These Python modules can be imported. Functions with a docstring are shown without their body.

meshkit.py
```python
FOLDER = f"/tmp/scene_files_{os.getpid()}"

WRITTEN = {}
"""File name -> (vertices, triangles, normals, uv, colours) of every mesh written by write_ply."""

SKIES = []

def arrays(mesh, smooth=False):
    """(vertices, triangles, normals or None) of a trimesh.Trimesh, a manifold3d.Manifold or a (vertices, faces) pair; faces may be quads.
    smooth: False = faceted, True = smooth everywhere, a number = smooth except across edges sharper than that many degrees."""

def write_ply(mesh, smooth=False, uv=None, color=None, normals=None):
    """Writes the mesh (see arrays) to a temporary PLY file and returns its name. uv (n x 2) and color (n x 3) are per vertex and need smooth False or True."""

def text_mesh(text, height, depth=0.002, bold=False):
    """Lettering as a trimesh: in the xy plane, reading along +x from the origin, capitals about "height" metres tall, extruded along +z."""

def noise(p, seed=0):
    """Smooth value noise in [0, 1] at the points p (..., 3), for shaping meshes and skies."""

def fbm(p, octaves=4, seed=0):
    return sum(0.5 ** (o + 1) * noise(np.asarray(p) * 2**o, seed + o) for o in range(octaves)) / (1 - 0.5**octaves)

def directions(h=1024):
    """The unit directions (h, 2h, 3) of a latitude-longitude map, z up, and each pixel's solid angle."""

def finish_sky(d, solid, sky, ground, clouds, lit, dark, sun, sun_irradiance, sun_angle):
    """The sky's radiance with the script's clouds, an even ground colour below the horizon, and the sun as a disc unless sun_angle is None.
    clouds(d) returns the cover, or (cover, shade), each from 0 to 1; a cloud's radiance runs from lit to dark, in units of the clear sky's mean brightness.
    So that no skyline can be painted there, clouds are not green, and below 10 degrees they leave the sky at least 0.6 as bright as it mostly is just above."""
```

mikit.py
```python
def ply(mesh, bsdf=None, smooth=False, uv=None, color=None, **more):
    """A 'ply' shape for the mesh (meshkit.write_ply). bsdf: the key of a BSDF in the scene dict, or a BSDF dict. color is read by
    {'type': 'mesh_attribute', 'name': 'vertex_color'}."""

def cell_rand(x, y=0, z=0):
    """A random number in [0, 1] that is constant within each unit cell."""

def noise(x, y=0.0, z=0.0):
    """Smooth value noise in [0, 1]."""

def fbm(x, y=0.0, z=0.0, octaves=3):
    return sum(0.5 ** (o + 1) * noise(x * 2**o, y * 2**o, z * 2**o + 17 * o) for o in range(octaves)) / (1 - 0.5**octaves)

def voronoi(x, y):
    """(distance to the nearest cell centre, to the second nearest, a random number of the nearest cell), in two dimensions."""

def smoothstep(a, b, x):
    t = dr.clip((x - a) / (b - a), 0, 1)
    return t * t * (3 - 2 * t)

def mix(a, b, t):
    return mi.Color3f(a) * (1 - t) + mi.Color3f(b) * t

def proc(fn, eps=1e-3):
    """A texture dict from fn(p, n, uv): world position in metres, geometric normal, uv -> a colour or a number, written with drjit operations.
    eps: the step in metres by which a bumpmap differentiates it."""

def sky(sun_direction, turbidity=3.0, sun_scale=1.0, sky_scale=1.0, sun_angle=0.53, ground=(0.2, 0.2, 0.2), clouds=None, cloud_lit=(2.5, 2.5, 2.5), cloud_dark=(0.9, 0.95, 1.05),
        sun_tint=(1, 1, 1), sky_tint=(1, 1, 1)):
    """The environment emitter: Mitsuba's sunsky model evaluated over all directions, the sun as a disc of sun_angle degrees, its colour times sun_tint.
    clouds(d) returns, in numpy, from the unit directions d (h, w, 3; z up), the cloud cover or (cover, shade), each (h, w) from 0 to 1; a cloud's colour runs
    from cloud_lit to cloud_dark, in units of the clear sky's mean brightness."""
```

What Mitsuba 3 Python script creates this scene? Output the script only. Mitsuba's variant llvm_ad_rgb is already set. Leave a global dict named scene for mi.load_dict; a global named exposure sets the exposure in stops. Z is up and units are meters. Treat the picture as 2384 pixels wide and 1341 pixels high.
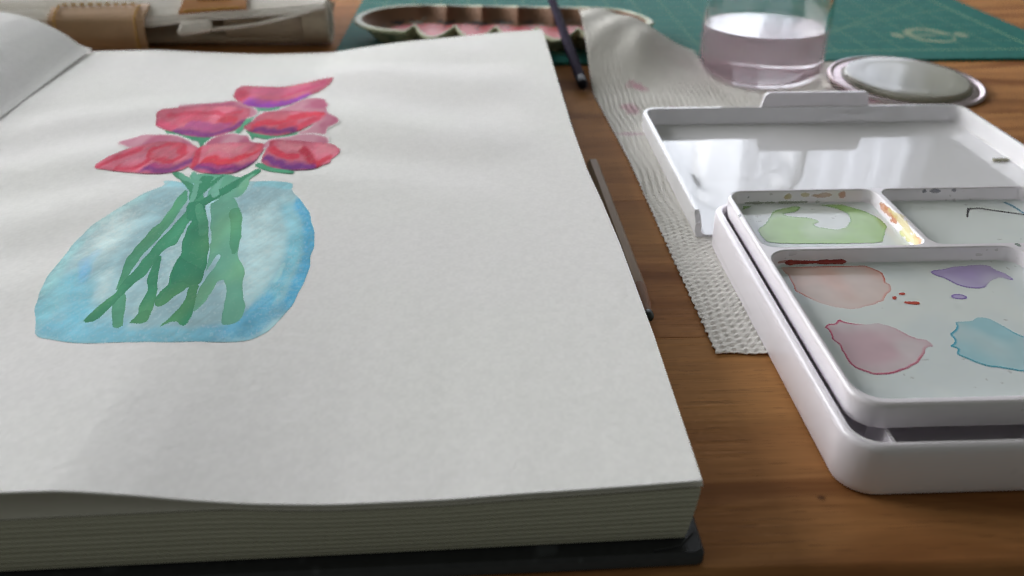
import math
import numpy as np
import drjit as dr
import mitsuba as mi
import meshkit
import mikit
import trimesh
import manifold3d as m3
from mikit import noise, fbm, smoothstep, mix
from scipy.interpolate import PchipInterpolator
from scipy.spatial import Delaunay
from shapely.geometry import Polygon, LineString, Point, box
from shapely.ops import unary_union
from shapely import affinity

T = mi.ScalarTransform4f
U = 0.17                                 # one layout unit (the camera's height above the table) in metres
scene, labels = {}, {}

# ------------------------------------------------------------------ camera and light
EYE = np.array([0, 0, 1.0])
FWD = np.array([0.0343862, 0.8642535, -0.5018799])
UP = np.array([0.0199526, 0.5014831, 0.8649373])
exposure = 0.92
scene['camera'] = {'type': 'thinlens', 'fov': 61.6, 'fov_axis': 'x', 'near_clip': 0.01, 'far_clip': 30.0,
                   'aperture_radius': 0.0013, 'focus_distance': 0.30,
                   'to_world': T().look_at(origin=(EYE * U).tolist(), target=((EYE + FWD) * U).tolist(), up=UP.tolist())}
scene['room_light'] = {'type': 'constant', 'radiance': {'type': 'rgb', 'value': [0.075, 0.078, 0.070]}}
PANE_BACK = [2.1, 2.2, 2.4]
PANE_LEFT = [4.6, 4.6, 4.6]

# ------------------------------------------------------------------ the painting and the dried puddles, traced on the page and on the tray (layout units)
D = {
    'vase': [[-0.8171,2.087],[-0.7891,2.0814],[-0.7664,2.0677],[-0.745,2.0575],[-0.7299,2.0655],[-0.7,2.0634],[-0.6737,2.0584],[-0.6341,2.0609],[-0.6007,2.0579],[-0.5719,2.0609],[-0.5343,2.0583],[-0.5036,2.0512],[-0.4781,2.0422],[-0.473,2.0259],[-0.473,2.0021],[-0.4419,1.9448],[-0.4098,1.8763],[-0.3892,1.8114],[-0.3736,1.7436],[-0.3653,1.6736],[-0.3604,1.5925],[-0.3621,1.5189],[-0.3653,1.4551],[-0.3769,1.3853],[-0.396,1.3355],[-0.4163,1.309],[-0.4386,1.2979],[-0.4749,1.2908],[-0.5479,1.2872],[-0.623,1.2877],[-0.672,1.2851],[-0.713,1.2872],[-0.752,1.2967],[-0.7814,1.3075],[-0.7985,1.3222],[-0.8216,1.3654],[-0.8442,1.4147],[-0.8622,1.4705],[-0.8766,1.5322],[-0.8857,1.5928],[-0.8893,1.6576],[-0.8952,1.7327],[-0.8914,1.8141],[-0.8749,1.876],[-0.8547,1.9331],[-0.8343,1.998],[-0.8101,2.0345],[-0.7983,2.0516]],
    'vase_strokes': [[[[-0.4371,1.9294],[-0.3906,1.7836],[-0.3696,1.655],[-0.37,1.54],[-0.3756,1.4528]],0.0155,[0.088,0.437,0.773],1.4,0.95],[[[-0.4098,1.7165],[-0.4042,1.5944],[-0.4107,1.4846],[-0.4244,1.3926],[-0.4448,1.3442]],0.0181,[0.164,0.504,0.729],1.5,0.8],[[[-0.3897,1.4192],[-0.4179,1.3622],[-0.4563,1.3279],[-0.5061,1.3157]],0.0148,[0.146,0.406,0.647],1.3,0.85],[[[-0.4968,1.309],[-0.5566,1.3087],[-0.6177,1.3112],[-0.6761,1.3059],[-0.7408,1.3169],[-0.79,1.343]],0.0123,[0.202,0.49,0.687],1.3,0.9],[[[-0.4186,1.4416],[-0.4399,1.391],[-0.4644,1.3619]],0.0124,[0.13,0.437,0.729],1.4,0.8],[[[-0.8342,1.4174],[-0.7995,1.3829],[-0.73,1.3468],[-0.6664,1.3205]],0.0205,[0.223,0.518,0.729],1.5,0.75],[[[-0.8237,1.5293],[-0.7811,1.4649],[-0.7496,1.3958]],0.0201,[0.183,0.539,0.773],1.6,0.75],[[[-0.8249,1.6651],[-0.8203,1.6075],[-0.8007,1.5376]],0.0082,[0.246,0.539,0.818],1.3,0.8],[[[-0.8338,1.619],[-0.8086,1.5666]],0.0088,[0.223,0.504,0.818],1.3,0.75],[[[-0.843,1.4852],[-0.8219,1.4167]],0.0213,[0.294,0.654,0.82],1.6,0.65],[[[-0.885,1.7119],[-0.8757,1.6022],[-0.8614,1.5128]],0.013,[0.376,0.721,0.82],1.6,0.6],[[[-0.7858,2.0598],[-0.7374,2.0423],[-0.6944,2.0425]],0.0098,[0.32,0.638,0.818],1.3,0.7],[[[-0.5655,2.0465],[-0.5211,2.0411],[-0.479,2.0234]],0.0098,[0.294,0.638,0.818],1.3,0.8],[[[-0.8312,1.9698],[-0.8615,1.8804],[-0.8819,1.7889]],0.0121,[0.437,0.721,0.82],1.6,0.6],[[[-0.4633,1.9033],[-0.4175,1.7603],[-0.4042,1.6336]],0.0133,[0.269,0.614,0.82],1.5,0.7],[[[-0.84,1.8201],[-0.8253,1.7272]],0.0393,[0.67,0.738,0.8],1.8,0.65],[[[-0.5235,1.8524],[-0.4753,1.6295],[-0.4759,1.5147]],0.0319,[0.561,0.721,0.818],1.6,0.7],[[[-0.761,1.5547],[-0.7392,1.4625]],0.0117,[0.591,0.721,0.818],1.5,0.6],[[[-0.6584,1.7033],[-0.6297,1.5484],[-0.6423,1.4066]],0.0209,[0.539,0.721,0.82],1.5,0.5],[[[-0.419,1.5936],[-0.4194,1.5282]],0.0051,[0.437,0.695,0.82],1.4,0.7]],
    'cups': [[[-0.8256,2.8753],[-0.8416,2.9765],[-0.8308,3.0123],[-0.791,3.0024],[-0.7411,2.9797],[-0.6962,2.9783],[-0.6564,3.0039],[-0.6174,3.0389],[-0.5767,3.0723],[-0.5276,3.077],[-0.5215,3.0553],[-0.5298,3.0159],[-0.5436,2.9756],[-0.5533,2.9233],[-0.5717,2.9014],[-0.5907,2.8449],[-0.6004,2.7818],[-0.6285,2.7458],[-0.6591,2.725],[-0.7012,2.7275],[-0.7405,2.7481],[-0.7786,2.7923],[-0.806,2.8359]],[[-1.0242,2.6943],[-1.0227,2.7111],[-0.9902,2.7293],[-0.9522,2.7394],[-0.9,2.7492],[-0.8314,2.7513],[-0.7807,2.7422],[-0.741,2.7085],[-0.7246,2.649],[-0.7269,2.5898],[-0.7281,2.5286],[-0.7385,2.4869],[-0.7601,2.4471],[-0.7874,2.4324],[-0.82,2.4376],[-0.8551,2.4515],[-0.8939,2.4762],[-0.9295,2.5087],[-0.9622,2.5422],[-0.989,2.581],[-0.9969,2.6228],[-1.0133,2.6545]],[[-0.6938,2.5023],[-0.7128,2.5237],[-0.6936,2.5356],[-0.6934,2.5696],[-0.6928,2.6267],[-0.6801,2.6613],[-0.6477,2.669],[-0.6049,2.6591],[-0.5617,2.6461],[-0.5182,2.6288],[-0.4778,2.602],[-0.471,2.5834],[-0.4866,2.555],[-0.4962,2.5319],[-0.512,2.5082],[-0.5337,2.4828],[-0.5565,2.4666],[-0.5843,2.4453],[-0.6026,2.4427],[-0.6364,2.4543],[-0.6649,2.4697],[-0.6858,2.4899]],[[-1.0329,2.2119],[-1.0299,2.235],[-1.0196,2.2709],[-0.9991,2.3124],[-0.9679,2.343],[-0.9461,2.368],[-0.9143,2.3822],[-0.8703,2.3776],[-0.8273,2.3547],[-0.7972,2.3247],[-0.7826,2.2641],[-0.7815,2.203],[-0.7906,2.1676],[-0.8137,2.1507],[-0.8457,2.1451],[-0.894,2.155],[-0.9455,2.1732],[-0.997,2.1909],[-1.0219,2.1973]],[[-0.7797,2.1928],[-0.7849,2.2472],[-0.7968,2.3106],[-0.7875,2.342],[-0.7556,2.3582],[-0.7205,2.3637],[-0.6727,2.3671],[-0.6298,2.3655],[-0.6161,2.3468],[-0.6103,2.3036],[-0.6081,2.2404],[-0.6104,2.1995],[-0.6191,2.1626],[-0.6361,2.1388],[-0.6611,2.126],[-0.6948,2.1265],[-0.7327,2.1427],[-0.7614,2.1646]],[[-0.5881,2.2131],[-0.5932,2.2522],[-0.5944,2.3125],[-0.6037,2.3863],[-0.5807,2.3942],[-0.5297,2.3855],[-0.4894,2.3658],[-0.4514,2.3584],[-0.4184,2.3414],[-0.3976,2.3042],[-0.399,2.2709],[-0.4102,2.2418],[-0.4078,2.2104],[-0.4277,2.1691],[-0.437,2.1568],[-0.4629,2.1439],[-0.4957,2.1391],[-0.5315,2.1495],[-0.5651,2.1752]]],
    'pale': [[[-0.9779,2.7432],[-0.9755,2.7815],[-0.9131,2.7974],[-0.861,2.8122],[-0.8234,2.8315],[-0.7892,2.819],[-0.7442,2.7586],[-0.7048,2.6937],[-0.7024,2.6099],[-0.7388,2.5952],[-0.8689,2.6847],[-0.9557,2.7045]],[[-0.6718,2.6415],[-0.6405,2.7012],[-0.6068,2.7416],[-0.5883,2.7925],[-0.575,2.8371],[-0.5483,2.8483],[-0.5106,2.8189],[-0.487,2.7405],[-0.4831,2.6631],[-0.4649,2.6137],[-0.432,2.5691],[-0.4167,2.5129],[-0.4342,2.4888],[-0.4526,2.473],[-0.4447,2.4343],[-0.4268,2.3947],[-0.4722,2.4146],[-0.5235,2.4219],[-0.541,2.4508],[-0.5082,2.4842],[-0.4922,2.5489],[-0.5559,2.6132]],[[-1.0417,2.3806],[-1.0377,2.4195],[-1.0229,2.4303],[-1.0005,2.4731],[-0.9636,2.4764],[-0.9092,2.4644],[-0.8629,2.4354],[-0.8266,2.3951],[-0.7949,2.3424],[-0.7772,2.2533],[-0.8126,2.3117],[-0.8738,2.3488],[-0.9341,2.3495],[-0.9751,2.3291],[-1.0092,2.341]],[[-0.7825,2.3237],[-0.7884,2.39],[-0.7788,2.4281],[-0.7568,2.459],[-0.7281,2.4701],[-0.7008,2.4454],[-0.6836,2.4575],[-0.6546,2.3952],[-0.6231,2.3737],[-0.6145,2.4089],[-0.592,2.4202],[-0.5399,2.444],[-0.4764,2.4433],[-0.4357,2.4053],[-0.42,2.3448],[-0.4844,2.3349],[-0.5569,2.3345],[-0.6003,2.3122],[-0.6757,2.3286]]],
    'cup_strokes': [[[[-0.7757,2.9349],[-0.6841,2.9181],[-0.6204,2.9697],[-0.5554,3.0343]],0.0133,[0.82,0.215,0.343],1.4,0.8],[[[-0.8147,2.9263],[-0.795,2.8678]],0.0146,[0.67,0.065,0.129],1.2,0.85],[[[-0.665,2.8584],[-0.6182,2.9578],[-0.5538,3.0437]],0.0044,[0.755,0.083,0.2],1.3,0.8],[[[-0.7686,2.7915],[-0.7141,2.7548],[-0.6635,2.7464],[-0.6172,2.7962],[-0.5852,2.8706]],0.0127,[0.364,0.078,0.584],1.75,0.95],[[[-0.7307,2.7984],[-0.6581,2.7888]],0.0058,[0.539,0.101,0.432],1.4,0.7],[[[-0.982,2.6791],[-0.9078,2.6784],[-0.827,2.6802],[-0.7546,2.6618]],0.0056,[0.704,0.069,0.126],1.3,0.85],[[[-0.9294,2.6366],[-0.8482,2.6087]],0.0125,[0.791,0.127,0.196],1.4,0.7],[[[-0.8036,2.6162],[-0.7568,2.5878]],0.0108,[0.738,0.055,0.087],1.3,0.9],[[[-0.9837,2.6019],[-0.931,2.5421]],0.0109,[0.82,0.109,0.212],1.3,0.8],[[[-0.8866,2.5585],[-0.8125,2.5258],[-0.7644,2.5395]],0.0106,[0.504,0.109,0.327],1.4,0.8],[[[-0.913,2.4968],[-0.8448,2.4592],[-0.7801,2.452],[-0.7406,2.4953],[-0.7249,2.5587]],0.0084,[0.26,0.049,0.296],1.75,0.95],[[[-0.6735,2.5386],[-0.6142,2.5681],[-0.5662,2.5956],[-0.4846,2.6033]],0.0085,[0.82,0.049,0.087],1.2,0.9],[[[-0.5482,2.4924],[-0.4907,2.5559]],0.0068,[0.791,0.065,0.12],1.2,0.85],[[[-0.6673,2.6011],[-0.5961,2.6124]],0.0085,[0.82,0.232,0.266],1.4,0.8],[[[-0.6043,2.5166],[-0.5557,2.5359]],0.0082,[0.782,0.065,0.108],1.3,0.8],[[[-0.6807,2.4898],[-0.6341,2.4735],[-0.5871,2.4599],[-0.5458,2.4784]],0.0071,[0.202,0.033,0.23],1.75,0.95],[[[-0.6867,2.5394],[-0.68,2.4979]],0.0051,[0.738,0.046,0.092],1.3,0.8],[[[-1.0259,2.2146],[-1.001,2.2675],[-0.9584,2.3323]],0.0058,[0.704,0.049,0.102],1.3,0.85],[[[-0.9683,2.1898],[-0.9164,2.2047],[-0.9084,2.2509]],0.0082,[0.773,0.036,0.092],1.3,0.85],[[[-0.9569,2.24],[-0.9319,2.2517]],0.0129,[0.82,0.32,0.383],1.4,0.8],[[[-0.9207,2.2891],[-0.9283,2.3389],[-0.8974,2.367],[-0.8496,2.3483],[-0.8187,2.2914],[-0.837,2.2459],[-0.8848,2.2497],[-0.9207,2.2891]],0.0054,[0.773,0.057,0.102],1.3,0.9],[[[-0.9021,2.3051],[-0.8614,2.3074]],0.0132,[0.791,0.232,0.276],1.3,0.7],[[[-0.8938,2.171],[-0.8415,2.1674],[-0.811,2.1865],[-0.7929,2.2345]],0.0085,[0.215,0.036,0.238],1.75,0.95],[[[-0.8858,2.1988],[-0.8337,2.2157]],0.0048,[0.539,0.065,0.243],1.4,0.7],[[[-0.7703,2.1918],[-0.7832,2.2745],[-0.7903,2.3171]],0.0073,[0.687,0.038,0.087],1.2,0.9],[[[-0.7491,2.2232],[-0.6819,2.2093],[-0.6562,2.2568],[-0.6249,2.3265]],0.0095,[0.82,0.036,0.064],1.3,0.9],[[[-0.7571,2.3181],[-0.7101,2.322],[-0.6748,2.3247]],0.0085,[0.82,0.331,0.349],1.3,0.85],[[[-0.6456,2.3021],[-0.6242,2.3344]],0.0047,[0.82,0.269,0.306],1.4,0.7],[[[-0.7584,2.1741],[-0.7007,2.1492],[-0.645,2.1524],[-0.6113,2.2032]],0.0077,[0.198,0.028,0.238],1.75,0.95],[[[-0.7456,2.1894],[-0.6616,2.1737]],0.0041,[0.504,0.055,0.243],1.4,0.7],[[[-0.5868,2.305],[-0.5404,2.2507],[-0.5043,2.2454]],0.0069,[0.791,0.036,0.077],1.3,0.9],[[[-0.502,2.3173],[-0.4647,2.232],[-0.4386,2.1802]],0.0092,[0.561,0.019,0.052],1.3,0.95],[[[-0.4413,2.1962],[-0.4131,2.2457]],0.0047,[0.687,0.03,0.064],1.2,0.9],[[[-0.4511,2.3157],[-0.4166,2.3028]],0.0122,[0.791,0.309,0.338],1.3,0.85],[[[-0.5651,2.3457],[-0.5148,2.3355]],0.0097,[0.82,0.331,0.349],1.4,0.85],[[[-0.5849,2.2245],[-0.538,2.1821],[-0.4892,2.1646],[-0.4461,2.1638]],0.0074,[0.168,0.028,0.286],1.75,0.95],[[[-0.595,2.3324],[-0.5957,2.3713]],0.0061,[0.687,0.065,0.114],1.3,0.7]],
    'cup_base': [0.82,0.168,0.23],
    'leaves': [[[[-0.6789,2.0658],[-0.6329,2.1032],[-0.5865,2.0624],[-0.5852,1.9926],[-0.5944,1.9565],[-0.6251,1.9535],[-0.6439,1.9453],[-0.6589,1.9235],[-0.679,1.9983]],0.88],[[[-0.7612,2.1234],[-0.7106,2.1297],[-0.6336,2.1062],[-0.6354,2.0525],[-0.6551,2.0157],[-0.6671,2.007],[-0.6921,2.0472],[-0.7199,2.069],[-0.7415,2.0805]],0.78],[[[-0.7366,2.0256],[-0.7434,1.9646],[-0.7363,1.8843],[-0.7362,1.8094],[-0.745,1.7861],[-0.7464,1.7319],[-0.7482,1.673],[-0.7486,1.6306],[-0.7383,1.5762],[-0.7223,1.4997],[-0.7174,1.4783],[-0.7109,1.4991],[-0.7162,1.5588],[-0.7201,1.6086],[-0.7202,1.6534],[-0.7155,1.6999],[-0.7133,1.7372],[-0.7082,1.8033],[-0.713,1.8742],[-0.7114,1.9445]],0.58],[[[-0.653,1.9143],[-0.6381,1.9496],[-0.6286,1.9675],[-0.6015,1.9569],[-0.5836,1.9111],[-0.5591,1.8503],[-0.5475,1.7932],[-0.5291,1.6947],[-0.5157,1.6248],[-0.4947,1.5856],[-0.4831,1.5478],[-0.479,1.505],[-0.4643,1.4535],[-0.4529,1.4155],[-0.4484,1.3838],[-0.4564,1.362],[-0.4742,1.3498],[-0.4843,1.3592],[-0.4937,1.4174],[-0.5017,1.4738],[-0.5106,1.5031],[-0.5227,1.5332],[-0.532,1.5141],[-0.5322,1.472],[-0.5312,1.4373],[-0.5358,1.4145],[-0.5421,1.3893],[-0.5521,1.4135],[-0.5562,1.4589],[-0.5566,1.5007],[-0.5579,1.5473],[-0.5524,1.5931],[-0.5542,1.6372],[-0.5611,1.6454],[-0.5647,1.6266],[-0.563,1.5665],[-0.5647,1.5568],[-0.5712,1.6027],[-0.5848,1.6651],[-0.5998,1.7392],[-0.6173,1.7867],[-0.6276,1.8442]],0.92],[[[-0.5957,1.8767],[-0.5815,1.9022],[-0.5565,1.842],[-0.5411,1.7619],[-0.5239,1.6661],[-0.5292,1.6311],[-0.5507,1.6941],[-0.5635,1.7617]],0.62],[[[-0.6769,1.5408],[-0.6846,1.5999],[-0.6858,1.641],[-0.6781,1.6406],[-0.6652,1.5856],[-0.6529,1.5333],[-0.6345,1.4714],[-0.6301,1.4448],[-0.6212,1.4132],[-0.6157,1.3639],[-0.6183,1.3481],[-0.6516,1.3546],[-0.6432,1.3756],[-0.6416,1.3863],[-0.6506,1.4087],[-0.6548,1.4372],[-0.653,1.4603],[-0.6553,1.4842]],0.36],[[[-0.6435,1.3919],[-0.6221,1.4077],[-0.6157,1.3639],[-0.6179,1.3471],[-0.6512,1.3535],[-0.6423,1.3729]],0.1],[[[-0.7057,1.4254],[-0.7126,1.4574],[-0.6976,1.4773],[-0.6825,1.4385],[-0.6671,1.3874],[-0.6516,1.3363],[-0.6706,1.3356],[-0.6851,1.372]],0.7],[[[-0.6682,1.7891],[-0.6662,1.8336],[-0.6679,1.9062],[-0.6504,1.8792],[-0.6227,1.7949],[-0.5941,1.6942],[-0.5709,1.596],[-0.5622,1.5314],[-0.5622,1.5005],[-0.574,1.4929],[-0.5845,1.5],[-0.5821,1.4819],[-0.5907,1.4641],[-0.5982,1.4525],[-0.603,1.4239],[-0.6163,1.4064],[-0.63,1.4362],[-0.6317,1.4713],[-0.6214,1.501],[-0.6322,1.5452],[-0.6395,1.5978],[-0.6398,1.6388],[-0.6517,1.6892],[-0.6599,1.7495]],0.22],[[[-0.6429,1.6389],[-0.6035,1.5964],[-0.5662,1.5567],[-0.5602,1.5036],[-0.5744,1.4941],[-0.6042,1.5189],[-0.6139,1.4947],[-0.6332,1.558]],0.05],[[[-0.5831,1.5001],[-0.5611,1.5066],[-0.5567,1.4707],[-0.5525,1.436],[-0.5439,1.3865],[-0.5398,1.3444],[-0.5508,1.3385],[-0.5635,1.3639],[-0.5757,1.3529],[-0.5862,1.337],[-0.5909,1.3396],[-0.5815,1.3633],[-0.5754,1.3904],[-0.5733,1.4238],[-0.5725,1.4583]],0.34],[[[-0.6984,1.8818],[-0.7011,1.8232],[-0.7028,1.7752],[-0.7084,1.7218],[-0.7107,1.6851],[-0.7105,1.6424],[-0.7124,1.5947],[-0.7151,1.5556],[-0.7176,1.5178],[-0.7163,1.4753],[-0.7222,1.4463],[-0.7312,1.4128],[-0.7344,1.3801],[-0.7366,1.3605],[-0.7279,1.3568],[-0.7162,1.3604],[-0.7081,1.3732],[-0.7038,1.4113],[-0.7049,1.4254],[-0.6958,1.4801],[-0.6915,1.5164],[-0.6819,1.5474],[-0.6818,1.5732],[-0.683,1.6133],[-0.6842,1.655],[-0.6777,1.6832],[-0.6658,1.6899],[-0.666,1.727],[-0.6715,1.7892],[-0.6679,1.8337]],0.4],[[[-0.8148,2.1395],[-0.7909,2.1476],[-0.7452,2.0807],[-0.7226,2.0394],[-0.6935,1.9991],[-0.6734,1.9514],[-0.6675,1.8801],[-0.6792,1.8384],[-0.6959,1.8731],[-0.7009,1.9259],[-0.7287,2.0107],[-0.7646,2.0717]],0.45],[[[-0.7239,2.11],[-0.6896,2.1069],[-0.6848,2.0466],[-0.6882,1.98],[-0.693,1.9344],[-0.7119,1.9768],[-0.7152,2.039]],0.3],[[[-0.588,2.1537],[-0.5736,2.1254],[-0.5999,2.057],[-0.6225,1.9996],[-0.6451,1.95],[-0.661,1.9059],[-0.6724,1.8977],[-0.6846,1.9294],[-0.6736,1.9652],[-0.6538,2.0109],[-0.6303,2.0617],[-0.6054,2.1133]],0.2],[[[-0.7079,1.9263],[-0.685,1.943],[-0.66,1.9147],[-0.6489,1.8369],[-0.6653,1.8131],[-0.6859,1.8388]],0.12]],
    'stems': [[[[-0.7543,2.1318],[-0.7244,2.0652],[-0.7103,1.992],[-0.7008,1.9365]],[0.0043,0.0054,0.0054,0.0043],0.95],[[[-0.6695,2.1239],[-0.6673,2.0463],[-0.6551,1.9749]],[0.0055,0.0066,0.0066],0.98],[[[-0.5888,2.103],[-0.6022,2.0411],[-0.6061,1.9805]],[0.0044,0.0066,0.0077],0.95],[[[-0.6873,1.985],[-0.6827,2.0475],[-0.667,2.1053]],[0.0033,0.0044,0.0044],0.35],[[[-0.7877,2.1316],[-0.7487,2.0817],[-0.7103,2.0612]],[0.0033,0.0045,0.0033],0.85],[[[-0.6765,1.9085],[-0.647,1.8307],[-0.62,1.7464]],[0.006,0.007,0.006],0.5],[[[-0.7064,2.7135],[-0.7122,2.6064],[-0.719,2.4904],[-0.7258,2.3753]],[0.0077,0.0077,0.0077,0.0064],0.7],[[[-0.7575,2.7499],[-0.6978,2.7121],[-0.6444,2.707]],[0.0036,0.0057,0.0029],0.75],[[[-0.9374,2.5052],[-0.8617,2.4313],[-0.7936,2.4092],[-0.7506,2.4347]],[0.0025,0.0062,0.0062,0.0025],0.5],[[[-0.8093,2.4214],[-0.7852,2.36]],[0.0086,0.0086],0.55],[[[-0.6926,2.4859],[-0.6386,2.4349],[-0.5864,2.4237],[-0.5404,2.4474],[-0.5224,2.461]],[0.0038,0.0063,0.005,0.0044,0.0025],0.5],[[[-0.6668,2.4498],[-0.6705,2.3789]],[0.0085,0.0073],0.5],[[[-0.5947,2.1806],[-0.5401,2.1363],[-0.487,2.1157]],[0.0057,0.0057,0.0023],0.5]],
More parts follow.
